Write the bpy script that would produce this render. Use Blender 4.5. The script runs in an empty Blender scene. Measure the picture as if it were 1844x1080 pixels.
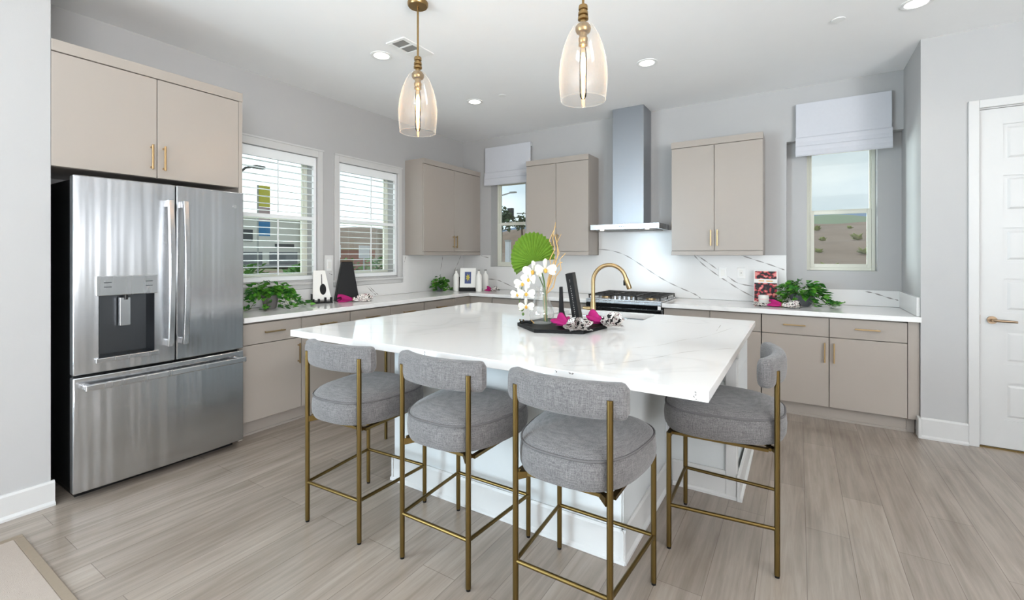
import bpy, bmesh, math, random
from mathutils import Vector, Matrix
sc = bpy.context.scene
COL = sc.collection
PI = math.pi
rng = random.Random(7)

# ------------------------------------------------------------------ camera
cam = bpy.data.objects.new('camera', bpy.data.cameras.new('camera'))
COL.objects.link(cam)
cam.location = (4.1553, -5.2709, 1.3873)
cam.rotation_euler = (PI / 2, 0, 0.5605)
cam.data.sensor_fit = 'HORIZONTAL'
cam.data.sensor_width = 36.0
cam.data.lens = 822.0 / 1844.0 * 36.0
cam.data.shift_y = -80.6 / 1844.0
cam.data.clip_start = 0.05
cam.data.clip_end = 2000
sc.camera = cam

# ------------------------------------------------------------------ view
sc.view_settings.view_transform = 'Standard'
sc.view_settings.look = 'None'
sc.view_settings.exposure = -0.05
sc.view_settings.gamma = 1.0
sc.view_settings.use_curve_mapping = False

# ------------------------------------------------------------------ sky
W = bpy.data.worlds.new('overcast_sky'); sc.world = W; W.use_nodes = True
nt = W.node_tree; nt.nodes.clear()
def wn(t, **k):
    n = nt.nodes.new(t)
    for a, b in k.items(): setattr(n, a, b)
    return n
wo = wn('ShaderNodeOutputWorld'); wb = wn('ShaderNodeBackground')
tc = wn('ShaderNodeTexCoord'); mp = wn('ShaderNodeMapping'); mp.inputs['Scale'].default_value = (2.2, 2.2, 6.0)
no = wn('ShaderNodeTexNoise'); no.inputs['Scale'].default_value = 1.6; no.inputs['Detail'].default_value = 6
cr = wn('ShaderNodeValToRGB')
cr.color_ramp.elements[0].position = 0.35; cr.color_ramp.elements[0].color = (0.58, 0.69, 0.78, 1)
cr.color_ramp.elements[1].position = 0.70; cr.color_ramp.elements[1].color = (0.86, 0.92, 0.95, 1)
sx = wn('ShaderNodeSeparateXYZ')
mr = wn('ShaderNodeMapRange'); mr.inputs[1].default_value = -0.45; mr.inputs[2].default_value = -0.80
mr.inputs[3].default_value = 1.0; mr.inputs[4].default_value = 3.0
nt.links.new(tc.outputs['Generated'], mp.inputs['Vector']); nt.links.new(mp.outputs[0], no.inputs['Vector'])
nt.links.new(no.outputs['Fac'], cr.inputs['Fac']); nt.links.new(cr.outputs['Color'], wb.inputs['Color'])
nt.links.new(tc.outputs['Generated'], sx.inputs[0]); nt.links.new(sx.outputs['X'], mr.inputs[0])
nt.links.new(mr.outputs[0], wb.inputs['Strength']); nt.links.new(wb.outputs[0], wo.inputs[0])

# ------------------------------------------------------------------ unseen area fills for daylight, at great-room openings and outside windows
def area(name, loc, rot, sx_, sy_, power, color):
    L = bpy.data.lights.new(name, 'AREA'); L.shape = 'RECTANGLE'; L.size = sx_; L.size_y = sy_
    L.energy = power; L.color = color
    o = bpy.data.objects.new(name, L); COL.objects.link(o); o.location = loc; o.rotation_euler = rot
    return o
COOL = (0.86, 0.93, 1.0)
area('daylight_fill_rear', (2.35, -9.75, 1.25), (PI / 2 + 1.1, 0, 0), 3.2, 2.2, 120, COOL)  # unseen fill at the rear opening, tilted up to brighten the ceiling
area('daylight_fill_left', (0.34, -7.4, 1.25), (PI / 2 + 0.12, 0, -PI / 2 + 0.55), 2.4, 2.2, 330, (0.68, 0.87, 1.0))  # unseen fill standing in for daylight from the left-rear opening
area('fill_below_windows', (-1.7, -2.3, 0.1), (PI / 2 + 0.75, 0, -PI / 2), 2.6, 1.2, 150, (0.86, 0.97, 0.97))  # fill added low outside the left windows, out of view, aimed upward
area('fill_beside_niche', (3.25, 1.35, 1.9), (PI / 2, 0, -PI / 4 - PI / 2 + 0.1), 0.9, 1.2, 230, (0.86, 0.96, 1.0))  # added fill outside the niche, hidden by its wall, lights the return wall
area('fill_above_windows', (-1.9, -2.2, 4.0), (PI / 2 - 0.75, 0, -PI / 2), 2.6, 1.4, 380, (0.82, 0.93, 1.0))  # fill added high outside the left windows, above the line of sight
area('daylight_fill_right', (8.25, -7.4, 1.5), (PI / 2 + 1.15, 0, PI / 2 - 0.05), 4.0, 1.9, 860, (0.95, 0.97, 1.0))  # unseen fill at the far-right opening, lifts ceiling and left wall

# ------------------------------------------------------------------ materials
def lin(r, g, b):
    f = lambda c: (c / 255 / 12.92) if c / 255 <= 0.04045 else ((c / 255 + 0.055) / 1.055) ** 2.4
    return (f(r), f(g), f(b), 1)
def principled(name):
    m = bpy.data.materials.new(name); m.use_nodes = True
    n = m.node_tree; return m, n, n.nodes['Principled BSDF']
def mat(name, col, rough=0.5, metal=0.0, var=0.06, scale=8.0, bump=0.0, bscale=60.0, stretch=(1, 1, 1), coat=0.0, spec=None):
    m, n, b = principled(name)
    c = lin(*col)
    t = n.nodes.new('ShaderNodeTexCoord'); mpn = n.nodes.new('ShaderNodeMapping'); mpn.inputs['Scale'].default_value = stretch
    ns = n.nodes.new('ShaderNodeTexNoise'); ns.inputs['Scale'].default_value = scale; ns.inputs['Detail'].default_value = 4
    rp = n.nodes.new('ShaderNodeValToRGB')
    rp.color_ramp.elements[0].color = tuple(x * (1 - var) for x in c[:3]) + (1,)
    rp.color_ramp.elements[1].color = tuple(min(1, x * (1 + var)) for x in c[:3]) + (1,)
    n.links.new(t.outputs['Object'], mpn.inputs[0]); n.links.new(mpn.outputs[0], ns.inputs['Vector'])
    n.links.new(ns.outputs['Fac'], rp.inputs['Fac']); n.links.new(rp.outputs['Color'], b.inputs['Base Color'])
    b.inputs['Roughness'].default_value = rough; b.inputs['Metallic'].default_value = metal
    if coat: b.inputs['Coat Weight'].default_value = coat; b.inputs['Coat Roughness'].default_value = 0.1
    if spec is not None: b.inputs['Specular IOR Level'].default_value = spec
    if bump:
        n2 = n.nodes.new('ShaderNodeTexNoise'); n2.inputs['Scale'].default_value = bscale
        bp = n.nodes.new('ShaderNodeBump'); bp.inputs['Strength'].default_value = bump; bp.inputs['Distance'].default_value = 0.01
        n.links.new(mpn.outputs[0], n2.inputs['Vector']); n.links.new(n2.outputs['Fac'], bp.inputs['Height'])
        n.links.new(bp.outputs[0], b.inputs['Normal'])
    return m
M = {}
M['wall'] = mat('wall_paint', (180, 179, 178), 0.75, var=0.015, bump=0.03, bscale=140)
M['ceiling'] = mat('ceiling_paint', (245, 245, 245), 0.85, var=0.01)
M['trim'] = mat('trim_paint', (202, 201, 199), 0.40, var=0.01)
M['cab'] = mat('greige_cabinet_lacquer', (167, 158, 149), 0.28, var=0.02, scale=3)
M['cab_dark'] = mat('cabinet_shadow_interior', (70, 64, 58), 0.6)
M['island'] = mat('island_paint', (206, 209, 209), 0.45, var=0.015)
M['brass'] = mat('antique_brass', (158, 130, 88), 0.30, 1.0, var=0.12, scale=20)
M['bronze'] = mat('brushed_bronze_tube', (112, 92, 54), 0.36, 1.0, var=0.15, scale=6)
M['champagne'] = mat('champagne_bronze', (182, 156, 116), 0.30, 1.0, var=0.06)
M['nickel'] = mat('aged_nickel', (150, 130, 108), 0.3, 1.0)
M['black'] = mat('matte_black', (10, 10, 11), 0.5, var=0.2, spec=0.25)
M['black_plastic'] = mat('black_enamel', (8, 8, 9), 0.35, var=0.2)
M['blackglass'] = mat('black_glass', (14, 15, 17), 0.08)
M['ironcast'] = mat('cast_iron', (36, 34, 33), 0.55, var=0.2, bump=0.1)
M['white_ceramic'] = mat('white_ceramic', (236, 235, 230), 0.25, var=0.01)
M['white_plastic'] = mat('white_plastic', (238, 238, 236), 0.35, var=0.01)
M['louver'] = mat('louver_white', (236, 238, 238), 0.45, var=0.01)
M['vinyl'] = mat('vinyl_window_frame', (222, 222, 208), 0.45, var=0.01)
M['blind'] = mat('blind_linen', (200, 201, 206), 0.9, var=0.03, scale=40, bump=0.05, bscale=300)
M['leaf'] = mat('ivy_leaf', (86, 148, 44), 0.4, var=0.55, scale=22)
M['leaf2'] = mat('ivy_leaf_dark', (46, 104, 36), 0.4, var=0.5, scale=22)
M['palm'] = mat('palm_leaf', (108, 142, 48), 0.45, var=0.2, scale=12)
M['stem'] = mat('green_stem', (84, 112, 52), 0.5)
M['petal'] = mat('orchid_petal', (222, 219, 204), 0.6, var=0.02)
M['lip'] = mat('orchid_lip', (222, 166, 64), 0.5, var=0.2, scale=60)
M['twig'] = mat('gold_twig', (214, 174, 112), 0.5, 0.3, var=0.1)
M['pot'] = mat('grey_pot', (112, 108, 106), 0.7, var=0.1, bump=0.1)
M['bowl'] = mat('dark_grey_bowl', (88, 90, 94), 0.5, var=0.1)
M['soil'] = mat('potting_soil', (40, 30, 22), 0.9, var=0.3)
M['magenta'] = mat('magenta_cloth', (168, 14, 104), 0.8, var=0.15, scale=30, bump=0.2, bscale=400)
M['rug'] = mat('beige_rug', (164, 150, 139), 0.95, var=0.06, scale=60, bump=0.3, bscale=500)
M['rug_edge'] = mat('rug_binding', (136, 121, 104), 0.85, var=0.08, scale=60)
M['vein'] = mat('quartz_vein_grey', (142, 138, 134), 0.25, var=0.12, scale=30)
M['vein_soft'] = mat('quartz_vein_soft', (190, 184, 176), 0.2, var=0.08, scale=20)
M['grille'] = mat('vent_grille_grey', (140, 140, 138), 0.5)
M['lettering'] = mat('pale_lettering', (120, 118, 114), 0.5)
M['deco_yellow'] = mat('print_yellow', (196, 180, 60), 0.6, var=0.35, scale=30)
M['deco_blue'] = mat('print_blue', (70, 84, 130), 0.6, var=0.3, scale=40)
M['pinkish'] = mat('pale_pink_ceramic', (232, 214, 212), 0.4)

def metal_brushed(name, col, rough, stretch, strength, aniso=0.0):
    m, n, b = principled(name)
    if aniso:
        tg = n.nodes.new('ShaderNodeTangent'); tg.direction_type = 'RADIAL'; tg.axis = 'Z'
        b.inputs['Anisotropic'].default_value = aniso; n.links.new(tg.outputs[0], b.inputs['Tangent'])
    b.inputs['Base Color'].default_value = lin(*col); b.inputs['Metallic'].default_value = 1.0
    t = n.nodes.new('ShaderNodeTexCoord'); mpn = n.nodes.new('ShaderNodeMapping'); mpn.inputs['Scale'].default_value = stretch
    a = n.nodes.new('ShaderNodeTexNoise'); a.inputs['Scale'].default_value = 1.0; a.inputs['Detail'].default_value = 2
    bp = n.nodes.new('ShaderNodeBump'); bp.inputs['Strength'].default_value = strength; bp.inputs['Distance'].default_value = 0.02
    f = n.nodes.new('ShaderNodeTexNoise'); f.inputs['Scale'].default_value = 1.5
    mrn = n.nodes.new('ShaderNodeMapRange'); mrn.inputs[3].default_value = rough - 0.04; mrn.inputs[4].default_value = rough + 0.05
    n.links.new(t.outputs['Object'], mpn.inputs[0]); n.links.new(mpn.outputs[0], a.inputs['Vector'])
    n.links.new(mpn.outputs[0], f.inputs['Vector']); n.links.new(f.outputs['Fac'], mrn.inputs[0]); n.links.new(mrn.outputs[0], b.inputs['Roughness'])
    n.links.new(a.outputs['Fac'], bp.inputs['Height']); n.links.new(bp.outputs[0], b.inputs['Normal'])
    return m
M['steel'] = metal_brushed('brushed_stainless', (190, 191, 193), 0.24, (5, 9, 0.35), 0.55, 0.8)
M['steel_plain'] = metal_brushed('satin_stainless', (200, 201, 203), 0.26, (20, 20, 1), 0.006)
M['hood_steel'] = metal_brushed('hood_stainless', (160, 163, 168), 0.38, (20, 20, 1), 0.006)
M['recess_metal'] = metal_brushed('dark_satin_metal', (96, 98, 101), 0.3, (3, 9, 0.6), 0.1)

def glass(name, tint, refl=1.0, extra=0.0):
    m = bpy.data.materials.new(name); m.use_nodes = True; n = m.node_tree; n.nodes.clear()
    o = n.nodes.new('ShaderNodeOutputMaterial'); mx = n.nodes.new('ShaderNodeMixShader'); tr = n.nodes.new('ShaderNodeBsdfTransparent')
    gl = n.nodes.new('ShaderNodeBsdfGlossy'); gl.inputs['Roughness'].default_value = 0.02
    fr = n.nodes.new('ShaderNodeFresnel'); fr.inputs['IOR'].default_value = 1.45
    tr.inputs['Color'].default_value = tint
    if extra:
        t = n.nodes.new('ShaderNodeTexCoord'); v = n.nodes.new('ShaderNodeTexVoronoi'); v.inputs['Scale'].default_value = 55
        rp = n.nodes.new('ShaderNodeMapRange'); rp.inputs[1].default_value = 0.0; rp.inputs[2].default_value = 0.16; rp.inputs[3].default_value = 0.45; rp.inputs[4].default_value = 0.0
        ad = n.nodes.new('ShaderNodeMath'); ad.operation = 'ADD'; ad.use_clamp = True
        ad2 = n.nodes.new('ShaderNodeMath'); ad2.operation = 'ADD'; ad2.inputs[1].default_value = extra; ad2.use_clamp = True
        bp = n.nodes.new('ShaderNodeBump'); bp.inputs['Strength'].default_value = 0.25; bp.inputs['Distance'].default_value = 0.004
        n.links.new(t.outputs['Object'], v.inputs['Vector']); n.links.new(v.outputs['Distance'], rp.inputs[0])
        n.links.new(fr.outputs[0], ad.inputs[0]); n.links.new(rp.outputs[0], ad.inputs[1]); n.links.new(ad.outputs[0], ad2.inputs[0])
        n.links.new(ad2.outputs[0], mx.inputs[0]); n.links.new(rp.outputs[0], bp.inputs['Height']); n.links.new(bp.outputs[0], gl.inputs['Normal'])
    else:
        n.links.new(fr.outputs[0], mx.inputs[0])
    n.links.new(tr.outputs[0], mx.inputs[1]); n.links.new(gl.outputs[0], mx.inputs[2]); n.links.new(mx.outputs[0], o.inputs[0])
    return m
M['pane'] = glass('window_glass', (0.97, 1.0, 0.985, 1))
def seeded(name='seeded_glass', haze=0.07, seed=0.30, edge=0.45, gloss=0.06, col=(0.95, 0.92, 0.88, 1)):
    m = bpy.data.materials.new(name); m.use_nodes = True; n = m.node_tree; n.nodes.clear(); lk = n.links.new
    o = n.nodes.new('ShaderNodeOutputMaterial'); tr = n.nodes.new('ShaderNodeBsdfTransparent'); tr.inputs['Color'].default_value = (0.99, 0.985, 0.975, 1)
    gl = n.nodes.new('ShaderNodeBsdfGlossy'); gl.inputs['Roughness'].default_value = 0.03
    df = n.nodes.new('ShaderNodeBsdfTranslucent'); df.inputs['Color'].default_value = col
    d2 = n.nodes.new('ShaderNodeBsdfDiffuse'); d2.inputs['Color'].default_value = col
    mh = n.nodes.new('ShaderNodeMixShader'); mh.inputs[0].default_value = 0.5; lk(df.outputs[0], mh.inputs[1]); lk(d2.outputs[0], mh.inputs[2])
    lw = n.nodes.new('ShaderNodeLayerWeight'); lw.inputs['Blend'].default_value = 0.22
    t = n.nodes.new('ShaderNodeTexCoord'); v = n.nodes.new('ShaderNodeTexVoronoi'); v.inputs['Scale'].default_value = 60
    sd = n.nodes.new('ShaderNodeMapRange'); sd.inputs[1].default_value = 0.05; sd.inputs[2].default_value = 0.16; sd.inputs[3].default_value = seed; sd.inputs[4].default_value = haze
    ed = n.nodes.new('ShaderNodeMapRange'); ed.inputs[1].default_value = 0.2; ed.inputs[2].default_value = 1.0; ed.inputs[3].default_value = 0.0; ed.inputs[4].default_value = edge
    ad = n.nodes.new('ShaderNodeMath'); ad.operation = 'ADD'
    lk(t.outputs['Object'], v.inputs['Vector']); lk(v.outputs['Distance'], sd.inputs[0]); lk(lw.outputs['Facing'], ed.inputs[0]); lk(sd.outputs[0], ad.inputs[0]); lk(ed.outputs[0], ad.inputs[1])
    m1 = n.nodes.new('ShaderNodeMixShader'); lk(ad.outputs[0], m1.inputs[0]); lk(tr.outputs[0], m1.inputs[1]); lk(mh.outputs[0], m1.inputs[2])
    m2 = n.nodes.new('ShaderNodeMixShader'); m2.inputs[0].default_value = gloss; lk(m1.outputs[0], m2.inputs[1]); lk(gl.outputs[0], m2.inputs[2]); lk(m2.outputs[0], o.inputs[0])
    return m
M['seeded'] = seeded()
M['vase_glass'] = seeded('clear_vase_glass', 0.12, 0.12, 0.5, 0.10, (0.90, 0.93, 0.94, 1))

def emit(name, col, strength):
    m, n, b = principled(name)
    b.inputs['Base Color'].default_value = col; b.inputs['Emission Color'].default_value = col; b.inputs['Emission Strength'].default_value = strength
    return m
M['lens'] = emit('downlight_lens', (1.0, 0.95, 0.86, 1), 5.0)
M['filament'] = emit('glowing_filament', (1.0, 0.66, 0.30, 1), 30.0)
M['bulb'] = glass('bulb_glass', (1.0, 0.93, 0.80, 1))
M['hoodlamp'] = emit('hood_lamp', (1.0, 0.9, 0.75, 1), 6.0)

def quartz():
    m, n, b = principled('white_quartz')
    t = n.nodes.new('ShaderNodeTexCoord'); mp1 = n.nodes.new('ShaderNodeMapping'); mp1.inputs['Rotation'].default_value = (0.3, 0.2, 0.55)
    ns = n.nodes.new('ShaderNodeTexNoise'); ns.inputs['Scale'].default_value = 0.7; ns.inputs['Detail'].default_value = 3; ns.inputs['Distortion'].default_value = 0.8
    ma = n.nodes.new('ShaderNodeMath'); ma.operation = 'SUBTRACT'; ma.inputs[1].default_value = 0.5
    ab = n.nodes.new('ShaderNodeMath'); ab.operation = 'ABSOLUTE'
    rp = n.nodes.new('ShaderNodeValToRGB'); rp.color_ramp.elements[0].position = 0.0; rp.color_ramp.elements[0].color = (0.79, 0.78, 0.765, 1)
    rp.color_ramp.elements[1].position = 0.010; rp.color_ramp.elements[1].color = (0.84, 0.83, 0.815, 1)
    n.links.new(t.outputs['Object'], mp1.inputs[0]); n.links.new(mp1.outputs[0], ns.inputs['Vector']); n.links.new(ns.outputs['Fac'], ma.inputs[0])
    n.links.new(ma.outputs[0], ab.inputs[0]); n.links.new(ab.outputs[0], rp.inputs['Fac']); n.links.new(rp.outputs['Color'], b.inputs['Base Color'])
    b.inputs['Roughness'].default_value = 0.07
    return m
M['quartz'] = quartz()
M['quartz_wall'] = mat('white_quartz_splash', (222, 221, 219), 0.16, var=0.015, scale=2)

def wood():
    m, n, b = principled('grey_oak_planks')
    t = n.nodes.new('ShaderNodeTexCoord'); sp = n.nodes.new('ShaderNodeMapping'); sp.inputs['Rotation'].default_value = (0, 0, PI / 2)
    br = n.nodes.new('ShaderNodeTexBrick'); br.inputs['Scale'].default_value = 1.0; br.inputs['Mortar Size'].default_value = 0.0012
    br.inputs['Brick Width'].default_value = 1.25; br.inputs['Row Height'].default_value = 0.182; br.inputs['Bias'].default_value = 0.0
    br.offset = 0.37
    br.inputs['Color1'].default_value = lin(160, 148, 137); br.inputs['Color2'].default_value = lin(146, 134, 123); br.inputs['Mortar'].default_value = lin(120, 108, 98)
    g = n.nodes.new('ShaderNodeMapping'); g.inputs['Scale'].default_value = (34, 1.6, 1)
    ns = n.nodes.new('ShaderNodeTexNoise'); ns.inputs['Scale'].default_value = 1.0; ns.inputs['Detail'].default_value = 8; ns.inputs['Roughness'].default_value = 0.65; ns.inputs['Distortion'].default_value = 0.6
    rp = n.nodes.new('ShaderNodeValToRGB'); rp.color_ramp.elements[0].position = 0.28; rp.color_ramp.elements[0].color = (0.66, 0.64, 0.61, 1)
    rp.color_ramp.elements[1].position = 0.66; rp.color_ramp.elements[1].color = (1.08, 1.08, 1.08, 1)
    k = n.nodes.new('ShaderNodeMapping'); k.inputs['Scale'].default_value = (9, 1.5, 1)
    n3 = n.nodes.new('ShaderNodeTexNoise'); n3.inputs['Scale'].default_value = 1.0; n3.inputs['Detail'].default_value = 4
    r3 = n.nodes.new('ShaderNodeValToRGB'); r3.color_ramp.elements[0].position = 0.30; r3.color_ramp.elements[0].color = (0.72, 0.69, 0.65, 1)
    r3.color_ramp.elements[1].position = 0.55; r3.color_ramp.elements[1].color = (1.02, 1.02, 1.02, 1)
    m1 = n.nodes.new('ShaderNodeMix'); m1.data_type = 'RGBA'; m1.blend_type = 'MULTIPLY'; m1.inputs[0].default_value = 0.75
    m2 = n.nodes.new('ShaderNodeMix'); m2.data_type = 'RGBA'; m2.blend_type = 'MULTIPLY'; m2.inputs[0].default_value = 0.7
    lk = n.links.new
    lk(t.outputs['Object'], sp.inputs[0]); lk(sp.outputs[0], br.inputs['Vector']); lk(t.outputs['Object'], g.inputs[0]); lk(g.outputs[0], ns.inputs['Vector'])
    lk(t.outputs['Object'], k.inputs[0]); lk(k.outputs[0], n3.inputs['Vector'])
    lk(ns.outputs['Fac'], rp.inputs['Fac']); lk(n3.outputs['Fac'], r3.inputs['Fac'])
    lk(br.outputs['Color'], m1.inputs[6]); lk(rp.outputs['Color'], m1.inputs[7]); lk(m1.outputs[2], m2.inputs[6]); lk(r3.outputs['Color'], m2.inputs[7])
    lk(m2.outputs[2], b.inputs['Base Color']); b.inputs['Roughness'].default_value = 0.25; b.inputs['Specular IOR Level'].default_value = 0.6
    bp = n.nodes.new('ShaderNodeBump'); bp.inputs['Strength'].default_value = 0.08; bp.inputs['Distance'].default_value = 0.01
    lk(ns.outputs['Fac'], bp.inputs['Height']); lk(bp.outputs[0], b.inputs['Normal'])
    return m
M['wood'] = wood()

def linen():
    m, n, b = principled('grey_linen')
    t = n.nodes.new('ShaderNodeTexCoord'); lk = n.links.new
    outs = []
    for sc_ in ((24, 24, 620), (420, 420, 22), (260, 260, 260)):
        g = n.nodes.new('ShaderNodeMapping'); g.inputs['Scale'].default_value = sc_
        ns = n.nodes.new('ShaderNodeTexNoise'); ns.inputs['Scale'].default_value = 1.0; ns.inputs['Detail'].default_value = 3
        lk(t.outputs['Object'], g.inputs[0]); lk(g.outputs[0], ns.inputs['Vector']); outs.append(ns.outputs['Fac'])
    a = n.nodes.new('ShaderNodeMath'); a.operation = 'ADD'; lk(outs[0], a.inputs[0]); lk(outs[1], a.inputs[1])
    c = n.nodes.new('ShaderNodeMath'); c.operation = 'ADD'; lk(a.outputs[0], c.inputs[0]); lk(outs[2], c.inputs[1])
    rp = n.nodes.new('ShaderNodeMapRange'); rp.inputs[1].default_value = 1.15; rp.inputs[2].default_value = 1.85
    lk(c.outputs[0], rp.inputs[0])
    r = n.nodes.new('ShaderNodeValToRGB'); r.color_ramp.elements[0].color = lin(70, 68, 68); r.color_ramp.elements[1].color = lin(120, 116, 115)
    lk(rp.outputs[0], r.inputs['Fac']); lk(r.outputs['Color'], b.inputs['Base Color'])
    b.inputs['Roughness'].default_value = 0.92; b.inputs['Sheen Weight'].default_value = 0.25
    bp = n.nodes.new('ShaderNodeBump'); bp.inputs['Strength'].default_value = 0.25; bp.inputs['Distance'].default_value = 0.003
    lk(rp.outputs[0], bp.inputs['Height']); lk(bp.outputs[0], b.inputs['Normal'])
    return m
M['linen'] = linen()
M['piping'] = mat('linen_piping', (92, 89, 89), 0.9, var=0.1, scale=80)

def spotted(name, cols, scale):
    m, n, b = principled(name)
    t = n.nodes.new('ShaderNodeTexCoord'); v = n.nodes.new('ShaderNodeTexNoise'); v.inputs['Scale'].default_value = scale; v.inputs['Detail'].default_value = 1.5
    rp = n.nodes.new('ShaderNodeValToRGB'); rp.color_ramp.interpolation = 'CONSTANT'
    while len(rp.color_ramp.elements) < len(cols): rp.color_ramp.elements.new(0.5)
    for e, (p, c) in zip(rp.color_ramp.elements, cols): e.position = p; e.color = lin(*c)
    n.links.new(t.outputs['Object'], v.inputs['Vector']); n.links.new(v.outputs['Fac'], rp.inputs['Fac']); n.links.new(rp.outputs['Color'], b.inputs['Base Color'])
    b.inputs['Roughness'].default_value = 0.75
    return m
M['patterned'] = spotted('black_white_print_cloth', [(0.0, (20, 18, 20)), (0.42, (226, 220, 214)), (0.57, (96, 12, 40)), (0.61, (236, 232, 226))], 34)
M['cover_photo'] = spotted('flower_cover_print', [(0.0, (44, 44, 48)), (0.46, (90, 60, 58)), (0.51, (190, 70, 78)), (0.60, (226, 150, 144))], 30)
M['hill_brown'] = mat('dirt_slope', (150, 128, 112), 0.95, var=0.22, scale=0.6)
M['hill_green'] = mat('green_hill', (138, 150, 122), 0.95, var=0.25, scale=0.03)
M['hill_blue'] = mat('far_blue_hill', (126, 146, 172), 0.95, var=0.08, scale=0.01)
M['ground'] = mat('dry_grass_ground', (150, 148, 112), 0.95, var=0.25, scale=0.4)
M['asphalt'] = mat('asphalt', (150, 150, 150), 0.9, var=0.1)
M['scrub'] = mat('scrub', (150, 156, 88), 0.9, var=0.4, scale=2)
M['house_white'] = mat('house_stucco', (232, 230, 222), 0.9, var=0.03)
M['house_tan'] = mat('house_tan', (188, 170, 138), 0.9, var=0.05)
M['house_dark'] = mat('house_window_dark', (70, 72, 76), 0.4)
M['garage_grey'] = mat('garage_grey', (132, 134, 138), 0.6, var=0.06)
M['redwall'] = mat('red_brick_wall', (168, 110, 92), 0.9, var=0.12, scale=4)
M['tree_leaf'] = mat('street_tree_leaf', (74, 98, 58), 0.8, var=0.5, scale=3)
M['bark'] = mat('bark', (96, 80, 64), 0.9, var=0.2)
M['pole'] = mat('dark_metal_pole', (70, 66, 62), 0.6)
M['galv'] = mat('galvanised_pole', (176, 178, 178), 0.6)
M['sign_white'] = mat('white_sign', (226, 230, 236), 0.6)
M['bn_yellow'] = mat('banner_yellow', (206, 200, 72), 0.8)
M['bn_blue'] = mat('banner_blue', (60, 130, 186), 0.8)
M['bn_rose'] = mat('banner_rose', (190, 168, 170), 0.8)
M['signal_black'] = mat('signal_black', (40, 42, 44), 0.6)

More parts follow.
